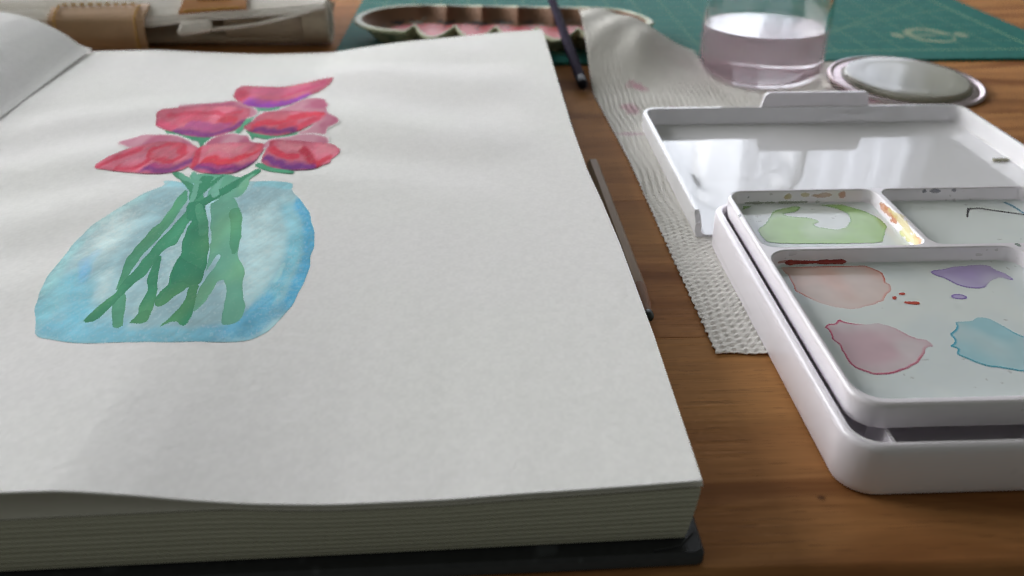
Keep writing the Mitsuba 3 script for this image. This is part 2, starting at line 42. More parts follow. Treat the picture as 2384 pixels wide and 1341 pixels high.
    'puddles': {"coral":[[[0.6444,1.6216],[0.6409,1.5925],[0.645,1.5529],[0.6399,1.4904],[0.6467,1.4815],[0.661,1.4587],[0.6818,1.4362],[0.7075,1.4237],[0.7277,1.4181],[0.7459,1.4206],[0.7668,1.4296],[0.7888,1.4386],[0.801,1.4448],[0.8152,1.4662],[0.8338,1.4827],[0.8423,1.4963],[0.8427,1.5141],[0.837,1.5179],[0.8475,1.5448],[0.8478,1.5653],[0.8367,1.579],[0.8205,1.597],[0.7994,1.6154],[0.793,1.6235],[0.7293,1.6261]]],"violet":[[[0.9491,1.5613],[0.9883,1.573],[1.0168,1.5814],[1.0669,1.5872],[1.0882,1.5863],[1.0966,1.5668],[1.1068,1.5494],[1.1144,1.5214],[1.1018,1.52],[1.0888,1.5334],[1.0613,1.518],[1.0484,1.5059],[1.0384,1.4921],[1.0233,1.4891],[0.996,1.4937],[0.9808,1.505],[0.9734,1.527],[0.9604,1.544]],[[0.9499,1.466],[0.9681,1.4687],[0.9796,1.4596],[0.978,1.4495],[0.9634,1.445],[0.9486,1.4507]]],"pink":[[[0.648,1.3539],[0.6641,1.3685],[0.6729,1.3651],[0.6911,1.3845],[0.6937,1.3735],[0.7079,1.3668],[0.7267,1.3614],[0.7491,1.3651],[0.7693,1.3612],[0.7834,1.3455],[0.7962,1.3256],[0.8092,1.309],[0.8239,1.3055],[0.8293,1.2909],[0.8279,1.281],[0.8165,1.2843],[0.8046,1.2638],[0.7888,1.2467],[0.7697,1.2273],[0.7417,1.2114],[0.7133,1.2009],[0.6896,1.1993],[0.6721,1.209],[0.6592,1.2212],[0.6535,1.2426],[0.6547,1.2767],[0.6562,1.2978],[0.651,1.3167],[0.6563,1.3356],[0.6551,1.3506]]],"blue":[[[0.9935,1.1847],[0.9526,1.1991],[0.9211,1.2095],[0.8956,1.217],[0.8812,1.2282],[0.8703,1.2407],[0.8581,1.2576],[0.8708,1.2751],[0.8561,1.2827],[0.8698,1.2893],[0.8813,1.3075],[0.8745,1.3239],[0.8879,1.3293],[0.9056,1.3482],[0.9105,1.3649],[0.927,1.3658],[0.9419,1.3652],[0.9589,1.3785],[0.9756,1.3763],[0.9874,1.3665],[1.0007,1.3219],[1.0366,1.2841],[1.0433,1.2284]]],"green":[[[0.6424,1.7779],[0.6661,1.7998],[0.6912,1.8388],[0.7101,1.8769],[0.7422,1.888],[0.7704,1.8994],[0.7852,1.8988],[0.781,1.8864],[0.7599,1.8675],[0.7295,1.8614],[0.7346,1.8442],[0.7878,1.8349],[0.805,1.8129],[0.7829,1.7998],[0.7905,1.7834],[0.8249,1.7661],[0.8502,1.7765],[0.8755,1.8078],[0.8869,1.8454],[0.8747,1.8802],[0.8471,1.9014],[0.7974,1.9161],[0.8179,1.9255],[0.8553,1.924],[0.9001,1.8993],[0.9381,1.8604],[0.9537,1.8117],[0.9534,1.7792],[0.9221,1.7289],[0.9058,1.6972],[0.7548,1.6989],[0.6485,1.7074],[0.6414,1.7401]],[[0.6348,1.8799],[0.6496,1.9143],[0.6705,1.9391],[0.7033,1.9509],[0.7125,1.9453],[0.6925,1.9254],[0.6637,1.9036]]],"red":[[[0.8457,1.4753],[0.8551,1.4784],[0.8616,1.4729],[0.855,1.468],[0.8471,1.4683]],[[0.8261,1.4606],[0.8335,1.4655],[0.8374,1.4602],[0.8305,1.4503],[0.8244,1.4506]],[[0.8398,1.4416],[0.8569,1.4426],[0.8742,1.4402],[0.8721,1.432],[0.8638,1.429],[0.8446,1.4347]]]},
    'lines': [[[[1.1666,1.8246],[1.1918,1.8701],[1.2256,1.8712],[1.2454,1.858],[1.2767,1.8469],[1.3141,1.8284]],0.0022],[[[1.2959,1.9117],[1.3088,1.8855],[1.3133,1.8381]],0.003]],
    'strip': [[0.6502,1.6312],[0.796,1.6314]]}


# the page surface: height profiles along its near edge, middle and far edge
def _spl(xs, zs):
    return PchipInterpolator(xs, zs, extrapolate=True)
NEAR = _spl([-1.62, -1.3, -1.0, -.69, -.60, -.50, -.40, -.30, -.20, -.08, .04, .17, .31], [.09, .14, .176, .181, .180, .168, .150, .137, .131, .1305, .135, .139, .145])
MID = _spl([-1.62, -1.5, -1.3, -1.0, -.6, 0.0, .31], [.084, .092, .112, .128, .133, .132, .138])
FAR = _spl([-1.62, -1.35, -1.09, -.845, -.63, -.50, -.34, -.11, .09, .31], [.074, .077, .062, .052, .054, .070, .090, .109, .125, .137])
def page_y(x, v):                      # near edge at v = 0, far edge at v = 1
    return (.914 + .025 * (x - .3)) * (1 - v) + (3.63 + .025 * (x - .27)) * v
def sstep(a, b, x):
    t = np.clip((x - a) / (b - a), 0, 1)
    return t * t * (3 - 2 * t)
def page_z(x, y):
    y0, y1 = page_y(x, 0), page_y(x, 1)
    v = np.clip((y - y0) / (y1 - y0), 0, 1)
    n, f = (1 - v) ** 4, v ** 3
    z = MID(x) * (1 - n - f) + NEAR(x) * n + FAR(x) * f
    w = sstep(-.75, -.45, x) * (1 - sstep(-.05, .2, x)) * sstep(1.9, 2.3, y) * (1 - sstep(3.1, 3.5, y))
    z = z + .0085 * w * np.sin(6.2832 * (1.75 * y + .95 * x + .15))
    w2 = (1 - sstep(-1.05, -.7, x)) * sstep(1.2, 1.6, y) * (1 - sstep(2.6, 3.1, y))
    return z + .004 * w2 * np.sin(6.2832 * (2.2 * y - 1.1 * x))

# ------------------------------------------------------------------ helpers
used = {}


def key_for(name, parent=None):
    k = name if parent is None else parent + '__' + name
    n = used.get(k, -1) + 1
    used[k] = n
    return k if n == 0 else f'{k}_{n:03d}'


def tag(key, label=None, category=None, group=None, kind=None):
    d = {}
    for a, b in (('label', label), ('category', category), ('group', group), ('kind', kind)):
        if b:
            d[a] = b
    labels[key] = d
    return key


def thing(name, label, category, group=None):
    return tag(key_for(name), label, category, group)


def put(name, mesh, bsdf, parent=None, smooth=False, uv=None, label=None, kind=None, **more):
    """One entry of the scene from a mesh given in layout units."""
    key = key_for(name, parent)
    m = mesh.copy() if isinstance(mesh, trimesh.Trimesh) else trimesh.Trimesh(np.asarray(mesh[0]), np.asarray(mesh[1]), process=False)
    m.apply_scale(U)
    scene[key] = mikit.ply(m, bsdf, smooth=smooth, uv=uv, **more)
    if label or kind:
        tag(key, label=label, kind=kind)
    return key


def cat(ms):
    return trimesh.util.concatenate(ms)


def rrect(x0, x1, y0, y1, r, n=7):
    """Rounded rectangle, counter-clockwise."""
    pts = []
    for cx, cy, a in ((x1 - r, y0 + r, -90), (x1 - r, y1 - r, 0), (x0 + r, y1 - r, 90), (x0 + r, y0 + r, 180)):
        t = np.radians(a + np.linspace(0, 90, n + 1))
        pts.append(np.stack([cx + r * np.cos(t), cy + r * np.sin(t)], 1))
    return np.vstack(pts)


def inset(b, d, r, n=7):
    return rrect(b[0] + d, b[1] - d, b[2] + d, b[3] - d, max(r - d, .002), n)


def ring3(p, z):
    return np.column_stack([p, np.full(len(p), z)])


def loft(rings, cap0=False, cap1=False, closed=True):
    """Skin through rings of equal point count; normals outward for counter-clockwise rings that rise."""
    n = len(rings[0])
    v = np.vstack(rings)
    f = []
    m = n if closed else n - 1
    for k in range(len(rings) - 1):
        a, b = k * n, (k + 1) * n
        for i in range(m):
            j = (i + 1) % n
            f += [[a + i, a + j, b + j], [a + i, b + j, b + i]]
    for cap, k, flip in ((cap0, 0, True), (cap1, len(rings) - 1, False)):
        if cap:
            c = len(v)
            v = np.vstack([v, rings[k].mean(0)])
            for i in range(n):
                j = (i + 1) % n
                f.append([k * n + j, k * n + i, c] if flip else [k * n + i, k * n + j, c])
    return trimesh.Trimesh(v, np.array(f), process=False)


def flat(poly, z, up=True):
    v, f = trimesh.creation.triangulate_polygon(poly, engine='earcut')
    m = trimesh.Trimesh(np.column_stack([v, np.full(len(v), z)]), f, process=False)
    if (m.face_normals[:, 2].sum() > 0) != up:
        m.invert()
    return m


def tube(pts, r, n=10, caps=True):
    p = np.asarray(pts, float)
    r = np.broadcast_to(r, (len(p),))
    t = np.gradient(p, axis=0)
    t /= np.linalg.norm(t, axis=1, keepdims=True)
    up = np.array([0, 0, 1.0]) if abs(t[:, 2]).max() < .9 else np.array([1.0, 0, 0])
    a = np.cross(t, up)
    a /= np.linalg.norm(a, axis=1, keepdims=True)
    b = np.cross(a, t)
    ang = np.arange(n) * 2 * np.pi / n
    rings = [p[i] + r[i] * (np.cos(ang)[:, None] * a[i] - np.sin(ang)[:, None] * b[i]) for i in range(len(p))]
    m = loft(rings, caps, caps)
    m.fix_normals()
    return m


def grid_mesh(fn, us, vs):
    """fn(u, v) -> points; rows along u. Returns (mesh, U, V)."""
    uu, vv = np.meshgrid(us, vs, indexing='ij')
    p = np.stack(fn(uu, vv), -1).reshape(-1, 3)
    a, b = len(us), len(vs)
    i, j = np.meshgrid(np.arange(a - 1), np.arange(b - 1), indexing='ij')
    q = (i * b + j).ravel()
    f = np.vstack([np.stack([q, q + b, q + b + 1], 1), np.stack([q, q + b + 1, q + 1], 1)])
    return trimesh.Trimesh(p, f, process=False)


def thick(fn, us, vs, h):
    """A sheet of thickness h below the surface fn (closed)."""
    top = grid_mesh(fn, us, vs)
    a, b = len(us), len(vs)
    low = top.copy()
    low.vertices = low.vertices - top.vertex_normals * h
    low.invert()
    n = a * b
    rim = [i * b for i in range(a)] + [(a - 1) * b + j for j in range(1, b)] + [i * b + b - 1 for i in range(a - 2, -1, -1)] + [j for j in range(b - 2, 0, -1)]
    f = []
    for x, y in zip(rim, rim[1:] + rim[:1]):
        f += [[x, x + n, y + n], [x, y + n, y]]
    side = np.array(f)
    m = trimesh.Trimesh(np.vstack([top.vertices, low.vertices]), np.vstack([top.faces, low.faces + n, side]), process=False)
    return m


rng = np.random.default_rng(7)


def smooth_poly(pts, step, jitter=0.0, rounds=2):
    """Closed smooth outline through the points, resampled, with a slightly uneven edge."""
    p = np.asarray(pts, float)
    for _ in range(rounds):                                   # corner cutting
        q = np.roll(p, -1, 0)
        p = np.stack([.82 * p + .18 * q, .18 * p + .82 * q], 1).reshape(-1, 2)
    ring = Polygon(p).buffer(0)
    if ring.geom_type != 'Polygon':
        ring = max(ring.geoms, key=lambda g: g.area)
    L = ring.exterior.length
    n = max(12, int(L / step))
    q = np.array([ring.exterior.interpolate(k / n, normalized=True).coords[0] for k in range(n)])
    if jitter:
        w = rng.normal(size=(n, 2))
        for _ in range(2):
            w = (w + np.roll(w, 1, 0) + np.roll(w, -1, 0)) / 2
        q = q + w * jitter
    out = Polygon(q).buffer(0)
    return out if out.geom_type == 'Polygon' else max(out.geoms, key=lambda g: g.area)


def paint_sheet(poly, zfn, lift, step, tone=0.0, ky=1.0):
    """A film of paint lying on a surface. uv = (distance to its edge, tone)."""
    if poly.geom_type != 'Polygon':
        poly = max(poly.geoms, key=lambda g: g.area)
    rings = [np.array(r.coords)[:-1] for r in [poly.exterior, *poly.interiors]]
    edge = []
    for r in rings:
        ls = LineString(np.vstack([r, r[:1]]))
        n = max(8, int(ls.length / step))
        edge += [ls.interpolate(k / n, normalized=True).coords[0] for k in range(n)]
    edge = np.array(edge)
    x0, y0, x1, y1 = poly.bounds
    gx, gy = np.meshgrid(np.arange(x0, x1, step), np.arange(y0, y1, step))
    g = np.column_stack([gx.ravel(), gy.ravel()]) + rng.uniform(-.2, .2, (gx.size, 2)) * step
    from shapely import contains_xy, distance, points
    core = poly.buffer(-step * .6)
    g = g[contains_xy(core, g[:, 0], g[:, 1])] if not core.is_empty else g[:0]
    p = np.vstack([edge, g])
    tri = Delaunay(p).simplices
    c = p[tri].mean(1)
    tri = tri[contains_xy(poly, c[:, 0], c[:, 1])]
    e1, e2 = p[tri[:, 1]] - p[tri[:, 0]], p[tri[:, 2]] - p[tri[:, 0]]
    area = e1[:, 0] * e2[:, 1] - e1[:, 1] * e2[:, 0]
    tri = tri[np.abs(area) > 1e-9]
    area = area[np.abs(area) > 1e-9]
    tri[area < 0] = tri[area < 0][:, ::-1]
    ps = affinity.scale(poly, 1, ky, origin=(0, 0)).boundary
    d = distance(ps, points(p[:, 0], p[:, 1] * ky))
    m = trimesh.Trimesh(np.column_stack([p, zfn(p[:, 0], p[:, 1]) + lift]), tri, process=False)
    return m, np.column_stack([d, np.full(len(p), tone)])


def ribbon(pts, widths, ky):
    """Outline of a brush stroke with changing half-width, in a frame where y is scaled by ky."""
    p = np.asarray(pts, float) * [1, ky]
    w = np.asarray(widths, float)
    s = np.concatenate([[0], np.cumsum(np.linalg.norm(np.diff(p, axis=0), axis=1))])
    t = np.linspace(0, s[-1], 40)
    if len(p) > 2:
        q = np.column_stack([PchipInterpolator(s, p[:, k])(t) for k in (0, 1)])
        ww = PchipInterpolator(s, w)(t)
    else:
        q, ww = np.column_stack([np.interp(t, s, p[:, k]) for k in (0, 1)]), np.interp(t, s, w)
    blobs = [Point(*a).buffer(max(b, .002), 6) for a, b in zip(q, ww)]
    body = unary_union([unary_union([a, b]).convex_hull for a, b in zip(blobs, blobs[1:])])
    return affinity.scale(body, 1, 1 / ky, origin=(0, 0))


# ------------------------------------------------------------------ materials
def bsdf(name, base, rough=.5, spec=.5, bump=None, bump_scale=1.0, **more):
    b = {'type': 'principled', 'base_color': base if isinstance(base, dict) else {'type': 'rgb', 'value': list(base)},
         'roughness': rough, 'specular': spec, **more}
    if bump is not None:
        b = {'type': 'bumpmap', 'arbitrary': bump, 'scale': bump_scale, 'bsdf': b}
    scene[name] = {'type': 'twosided', 'bsdf': b}
    return name


PAPER = (.815, .805, .79)


def paper_color(p, n, uv):
    g = noise(p.x * 1100, p.y * 800, 3.0) * .6 + noise(p.x * 520, p.y * 420, 8.0) * .4 - .5
    w = fbm(p.x * 14, p.y * 14, 5.0, 3) - .5
    c = mi.Color3f(.815, .805, .79) * (1 + .09 * g)
    return c * mix((1.0, .995, 1.0), (.995, 1.0, .99), smoothstep(-.2, .2, w))


bsdf('paper', mikit.proc(paper_color), .9, .12)
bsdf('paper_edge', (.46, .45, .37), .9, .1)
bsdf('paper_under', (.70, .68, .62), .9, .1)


def strokes_fn(base, strokes, ky, edge_dark, edge_w, rag, dry):
    """Brush strokes laid over one another: each a polyline with a radius, a colour, a softness and a strength."""
    data = []
    for pts, r, col, soft, a in strokes:
        q = np.array(pts) * [1, ky]
        if len(q) == 1:
            q = np.vstack([q, q + [1e-4, 0]])
        data.append((q, r, col, soft, a))

    def fn(p, n, uv):
        x, y = p.x / U, p.y * (ky / U)
        nx = (fbm(x * 26, y * 26, 1.0, 3) - .5)
        ny = (fbm(x * 26, y * 26, 9.0, 3) - .5)
        x, y = x + nx * rag, y + ny * rag
        fine = fbm(p.x * 1500, p.y * 800, 2.0, 2)
        wash = fbm(x * 11, y * 11, 4.0, 3)
        bloom = fbm(x * 34, y * 70, 12.0, 3)
        c = mix(base, [min(.8, 1.35 * b + .03) for b in base], smoothstep(.35, .7, wash))
        for q, r, col, soft, a in data:
            d2 = mi.Float(1e9)
            for k in range(len(q) - 1):
                ax, ay = q[k]
                ex, ey = q[k + 1] - q[k]
                e2 = ex * ex + ey * ey
                dx, dy = x - float(ax), y - float(ay)
                t = dr.clip((dx * float(ex / e2) + dy * float(ey / e2)), 0, 1)
                d2 = dr.minimum(d2, dr.square(dx - t * float(ex)) + dr.square(dy - t * float(ey)))
            d = dr.sqrt(d2)
            w = smoothstep(float(r * (1 + .75 * (soft - .6))), float(r * max(.05, 1 - .75 * (soft - .6))), d) * a
            c = mix(c, mi.Color3f(col) * (.84 + .34 * wash), w * (1 - dry + dry * smoothstep(.25, .65, fine)))
        ang = fbm((x + y) * 16, (x - y) * 130, 8.0, 3)
        c = c * (.74 + .36 * bloom + .16 * ang)
        rim = 1 - smoothstep(0.0, edge_w, uv.x)
        c = c * (1 - edge_dark * rim)
        return mix(c, PAPER, dry * .55 * smoothstep(.62, .8, fine))
    return fn


def shade_of(tones, edge, edge_w, dry):
    """Flat washes: uv.y picks the colour along a row of pigments, uv.x is the distance to the wash's edge."""
    def fn(p, n, uv):
        c = mi.Color3f(tones[0])
        for k in range(1, len(tones)):
            c = mix(c, tones[k], dr.clip(uv.y * (len(tones) - 1) - (k - 1), 0, 1))
        w = fbm(p.x * 95, p.y * 40, 2.0, 3)
        c = mix(c, [.24, .50, .20], .30 * smoothstep(.5, .8, fbm(p.x * 60, p.y * 26, 7.0, 2)))
        c = c * (.66 + .66 * w)
        fine = fbm(p.x * 1500, p.y * 800, 2.0, 2)
        c = mix(c, PAPER, dry * smoothstep(.62, .8, fine))
        return c * (1 - edge * (1 - smoothstep(0.0, edge_w, uv.x)))
    return fn


def pale_fn(p, n, uv):
    w = fbm(p.x * 90, p.y * 30, 2.0, 3)
    c = mix((.50, .13, .22), (.62, .30, .38), smoothstep(.3, .7, w))
    soft = smoothstep(0.0, .0055, uv.x + .006 * (w - .5))
    return mix(PAPER, c, soft)


def puddle_fn(p, n, uv):
    rows = [((.64, .42, .36), (.58, .09, .05)), ((.38, .30, .54), (.22, .15, .44)), ((.56, .40, .44), (.52, .06, .14)),
            ((.32, .53, .58), (.05, .33, .46)), ((.33, .52, .19), (.22, .42, .14)), ((.52, .09, .06), (.46, .06, .04))]
    w = fbm(p.x * 160, p.y * 160, 1.0, 3)
    c = mi.Color3f(0.0)
    for k, (inner, rim) in enumerate(rows):
        v = fbm(p.x * 60, p.y * 60, float(k), 2)
        rimw = (1 - smoothstep(.001, .0048 + .006 * (v - .4), uv.x)) * smoothstep(.24, .58, fbm(p.x * 55, p.y * 55, 20.0 + k, 2))
        d = mix(mix(inner, (.63, .66, .645), .42 * smoothstep(.42, .75, v)), rim, rimw)
        c = dr.select(dr.abs(uv.y * 5 - k) < .5, d, c)
    return c * (.94 + .12 * w)


STEM_TONES = [(.040, .25, .145), (.055, .30, .165), (.12, .41, .25), (.20, .50, .38)]
bsdf('vase_paint', mikit.proc(strokes_fn((.34, .53, .58), [(q, r_, [c_ * k_ for c_, k_ in zip(c0, (1.06, 1.10, .98))], s_, a_) for q, r_, c0, s_, a_ in D['vase_strokes']], .42, .05, .006, .012, .35)), .9, .12)
bsdf('tulip_paint', mikit.proc(strokes_fn((.56, .13, .19), [(q, r_, [c_ * k_ for c_, k_ in zip(c0, (.84, .72, .82))], s_, a_) for q, r_, c0, s_, a_ in D['cup_strokes']], .27, .14, .0065, .020, .16)), .9, .12)
bsdf('petal_wash', mikit.proc(pale_fn), .9, .12)
bsdf('stem_paint', mikit.proc(shade_of(STEM_TONES, .05, .004, .03)), .9, .12)
bsdf('dried_paint', mikit.proc(puddle_fn), .16, .5)

STAINS = []                                                     # (x, y, z, rx, ry, rz, colour)


def stain(x, y, z, rx, ry, rz, col):
    STAINS.append((x, y, z, rx, ry, rz, col))


for s in ((1.10, 1.925, .139, .006, .02, .005, (.02, .03, .06)), (1.128, 1.925, .139, .014, .02, .005, (.02, .03, .06)), (1.175, 1.925, .139, .006, .02, .004, (.02, .03, .06)),
          (.757, 1.925, .130, .010, .02, .007, (.40, .30, .04)), (.845, 1.925, .132, .026, .02, .006, (.36, .17, .03)), (.895, 1.925, .133, .009, .02, .010, (.42, .13, .03)),
          (.73, 1.925, .116, .10, .014, .003, (.14, .20, .09)), (.80, 1.925, .134, .012, .02, .005, (.45, .36, .08)), (.66, 1.925, .130, .003, .02, .003, (.03, .05, .03)),
          (.972, 1.83, .132, .02, .045, .009, (.52, .19, .05)), (.972, 1.785, .128, .02, .020, .012, (.50, .14, .04)), (.972, 1.75, .137, .02, .075, .008, (.60, .50, .22)),
          (.972, 1.72, .117, .008, .085, .006, (.42, .48, .05)), (.972, 1.66, .132, .02, .022, .010, (.60, .30, .10)), (.972, 1.70, .126, .02, .05, .010, (.64, .58, .30)),
          (1.163, 1.617, .138, .009, .016, .008, (.01, .09, .05)), (.66, 1.605, .120, .03, .02, .003, (.40, .10, .06)), (.62, 1.86, .141, .008, .006, .006, (.03, .05, .05)), (.60, 1.79, .146, .005, .008, .006, (.03, .05, .05))):
    stain(*s)


def plastic_fn(p, n, uv):
    x, y, z = p.x / U, p.y / U, p.z / U
    w = fbm(x * 60, y * 60, z * 60, 3) - .5
    c = mix((.72, .69, .725), (.75, .72, .75), smoothstep(-.15, .15, fbm(x * 4, y * 4, z * 4, 2) - .5))
    well = mix((.66, .70, .68), (.62, .67, .67), smoothstep(-.1, .12, fbm(x * 7, y * 7, 3.0, 3) - .5))
    floor = smoothstep(.1150, .1145, z) * smoothstep(.111, .1115, z) * dr.select(n.z > .8, 1.0, 0.0) * smoothstep(1.085, 1.10, y)
    c = mix(c, well, floor)
    for sx, sy, sz, rx, ry, rz, col in STAINS:
        d = dr.sqrt(dr.square((x - sx) / rx) + dr.square((y - sy) / ry) + dr.square((z - sz) / rz))
        c = mix(c, col, smoothstep(1.05, .8, d + w * 1.5) * (.75 + .5 * w))
    speck = smoothstep(.80, .83, noise(x * 95, y * 95, z * 95)) * smoothstep(.60, .70, noise(x * 9, y * 9, z * 9))
    return mix(c, (.25, .24, .22), .35 * speck)


def white_fn(p, n, uv):
    x, y, z = p.x / U, p.y / U, p.z / U
    c = mix((.72, .69, .73), (.75, .72, .755), smoothstep(-.15, .15, fbm(x * 4, y * 4, z * 4, 2) - .5))
    scuff = smoothstep(.70, .78, noise(x * 40, y * 7, z * 40)) * smoothstep(.55, .7, noise(x * 6, y * 6, z * 6))
    return c * (1 - .06 * scuff)


bsdf('tray_plastic', mikit.proc(plastic_fn), .13, .5)
bsdf('white_plastic', mikit.proc(white_fn), .16, .5)
bsdf('lid_plastic', (.66, .655, .67), .035, .55)


def wood_fn(p, n, uv):
    x, y, z = p.x / U, p.y / U, p.z / U
    plank = mikit.cell_rand(dr.floor((y - .10) / .70), 3.0, 1.0)
    o = plank * 31.0
    warp = fbm(x * 1.1 + o, y * 3.0, 2.0, 3)
    ring = fbm(x * .55 + o, y * 11 + warp * 5, 6.0 + o, 4)
    fibre = fbm(x * 7 + o, y * 150, 1.0, 3)
    pore = smoothstep(.66, .80, fbm(x * 22 + o, y * 330, 4.0, 2))
    c = mix((.235, .094, .034), (.42, .195, .074), smoothstep(.28, .72, ring))
    c = mix(c, (.47, .235, .085), .5 * smoothstep(.45, .75, warp))
    c = c * (.88 + .24 * fibre) * (.94 + .12 * plank)
    c = mix(c, (.09, .038, .018), .22 * pore)
    kx, ky = x - .545, (y - 1.02)
    knot = smoothstep(1.0, .2, dr.sqrt(dr.square(kx / .014) + dr.square(ky / .012)) + .6 * (fbm(x * 60, y * 60, 1.0, 2) - .5))
    return mix(c, (.055, .025, .015), .7 * knot)


def wood_bump(p, n, uv):
    return (fbm(p.x / U * 7, p.y / U * 150, 1.0, 2) - .5) * .00016


bsdf('wood', mikit.proc(wood_fn), .70, .06, mikit.proc(wood_bump, 2e-4), 1.0)


def cover_fn(p, n, uv):
    w = fbm(p.x * 500, p.y * 500, p.z * 500, 3)
    wear = smoothstep(.60, .75, fbm(p.x * 130, p.y * 130, p.z * 130, 3))
    return mix(mi.Color3f(.022, .024, .027) * (.7 + .6 * w), (.10, .11, .12), .5 * wear)


bsdf('cover_cloth', mikit.proc(cover_fn), .55, .4)


def towel_fn(p, n, uv):
    x, y = p.x / U, p.y / U
    c = mix((.66, .64, .60), (.72, .70, .66), fbm(x * 30, y * 30, 1.0, 3))
    for sx, sy, rx, ry, col in ((.60, 3.22, .05, .05, (.58, .30, .38)), (.72, 2.96, .05, .035, (.58, .36, .42)), (.77, 2.93, .045, .018, (.38, .16, .42)), (.55, 2.98, .035, .08, (.56, .34, .40)),
                                (.50, 2.72, .05, .02, (.60, .46, .50)), (1.42, 3.10, .10, .14, (.62, .44, .52)), (.70, 2.52, .02, .3, (.64, .52, .54))):
        d = dr.sqrt(dr.square((x - sx) / rx) + dr.square((y - sy) / ry)) + 1.6 * (fbm(x * 22, y * 22, 5.0, 3) - .5)
        c = mix(c, col, .75 * smoothstep(1.1, .3, d))
    return c


bsdf('towel_paper', mikit.proc(towel_fn), .95, .1)


def mat_fn(p, n, uv):
    x, y = p.x / U - 2.60, p.y / U - 3.565                     # from the mat's near right corner
    w = fbm(p.x * 300, p.y * 300, 1.0, 3)
    c = mi.Color3f(.030, .150, .130) * (.85 + .3 * w)
    line = mi.Float(0)

    def add(t, width):
        return dr.maximum(line, smoothstep(width, width * .4, dr.abs(t)))
    g = .147
    for q in (x, y):
        m = q / g - dr.floor(q / g + .5)
        line = add(m * g, .0045)
    inside = dr.select((x < -.14) & (y > .14), 1.0, 0.0)
    line = line * .62 * inside
    for q in (x + .14, y - .14):
        line = add(q, .006)
    for s in (1.0, 1.732):
        q = (x + .85 - (y - .55) * s) * (1 / math.sqrt(1 + s * s))
        line = dr.maximum(line, .6 * smoothstep(.006, .0025, dr.abs(q)) * inside)
        q = (x + 2.0 + (y - .55) * s) * (1 / math.sqrt(1 + s * s))
        line = dr.maximum(line, .6 * smoothstep(.006, .0025, dr.abs(q)) * inside)
    c = mix(c, (.20, .33, .20), .85 * line)
    # the pale oval emblem near the right border
    ex, ey = (x + .50), (y - .40)
    d = dr.sqrt(dr.square(ex / .105) + dr.square(ey / .135))
    ring = smoothstep(1.08, .98, d) * smoothstep(.62, .74, d + .25 * dr.select(ey < 0, -1.0, .4) * smoothstep(-.1, .5, ex / .105))
    bar = smoothstep(1.1, .9, dr.sqrt(dr.square((ex + .02) / .06) + dr.square((ey + .0) / .035)))
    wing = dr.maximum(smoothstep(1.1, .8, dr.sqrt(dr.square((ex + .150) / .030) + dr.square(ey / .05))), smoothstep(1.1, .8, dr.sqrt(dr.square((ex - .150) / .030) + dr.square(ey / .05))))
    return mix(c, (.42, .44, .28), .50 * dr.maximum(dr.maximum(ring, bar * .5), wing))


bsdf('mat_vinyl', mikit.proc(mat_fn), .7, .07)


def canvas_fn(p, n, uv):
    x, y, z = p.x / U, p.y / U, p.z / U
    slub = fbm(x * 6, y * 90, z * 90, 3)
    return mix((.72, .67, .60), (.85, .82, .77), smoothstep(.3, .7, slub)) * (.93 + .14 * noise(x * 160, y * 160, z * 160))


def taupe_fn(p, n, uv):
    x, y, z = p.x / U, p.y / U, p.z / U
    return mix((.40, .33, .25), (.52, .44, .34), fbm(x * 30, y * 60, z * 60, 3)) * (.9 + .2 * noise(x * 170, y * 170, z * 170))


def leather_fn(p, n, uv):
    x, y, z = p.x / U, p.y / U, p.z / U
    return mix((.40, .245, .135), (.50, .32, .19), fbm(x * 14, y * 14, z * 14, 3)) * (.93 + .14 * noise(x * 220, y * 220, z * 220))


bsdf('canvas', mikit.proc(canvas_fn), .9, .1)
bsdf('taupe_cloth', mikit.proc(taupe_fn), .85, .2)
bsdf('leather', mikit.proc(leather_fn), .5, .4)
bsdf('leather_label', (.40, .17, .045), .5, .4)
bsdf('thread', (.50, .30, .07), .7, .3)
bsdf('stamp', (.16, .06, .02), .7, .2)


def glaze_fn(p, n, uv):
    x, y, z = p.x / U, p.y / U, p.z / U
    c = mix((.38, .32, .20), (.52, .44, .29), fbm(x * 9, y * 9, z * 9, 3))
    return mix(c, (.06, .09, .04), .6 * smoothstep(.55, .75, fbm(x * 16, y * 16, z * 16, 2)))


def inner_glaze_fn(p, n, uv):
    x, y, z = p.x / U, p.y / U, p.z / U
    c = mix((.17, .095, .06), (.24, .14, .085), fbm(x * 9, y * 9, z * 9, 3))
    blot = smoothstep(.50, .58, fbm(x * 24, y * 24, z * 24, 3)) * smoothstep(.47, .55, noise(x * 9, y * 9, z * 40) * .5 + .6 * smoothstep(.052, .044, z))
    pale = smoothstep(.66, .72, fbm(x * 30, y * 30, z * 30 + 7, 3)) * smoothstep(.056, .048, z)
    return mix(mix(c, (.03, .035, .045), .85 * blot), (.32, .36, .34), .7 * pale)


def pink_fn(p, n, uv):
    x, y = p.x / U, p.y / U
    c = mix((.46, .085, .095), (.52, .13, .13), fbm(x * 8, y * 8, 1.0, 3))
    return mix(c, (.10, .06, .07), .6 * smoothstep(.66, .74, fbm(x * 20, y * 20, 3.0, 3)))


bsdf('outer_glaze', mikit.proc(glaze_fn), .5, .25)
bsdf('inner_glaze', mikit.proc(inner_glaze_fn), .7, .1)
bsdf('rim_glaze', (.42, .44, .29), .45, .2)
bsdf('pink_glaze', mikit.proc(pink_fn), .45, .2)


def barrel_fn(p, n, uv):
    w = fbm(p.x * 300, p.y * 40, p.z * 300, 3)
    return mix((.25, .165, .105), (.36, .25, .17), w)


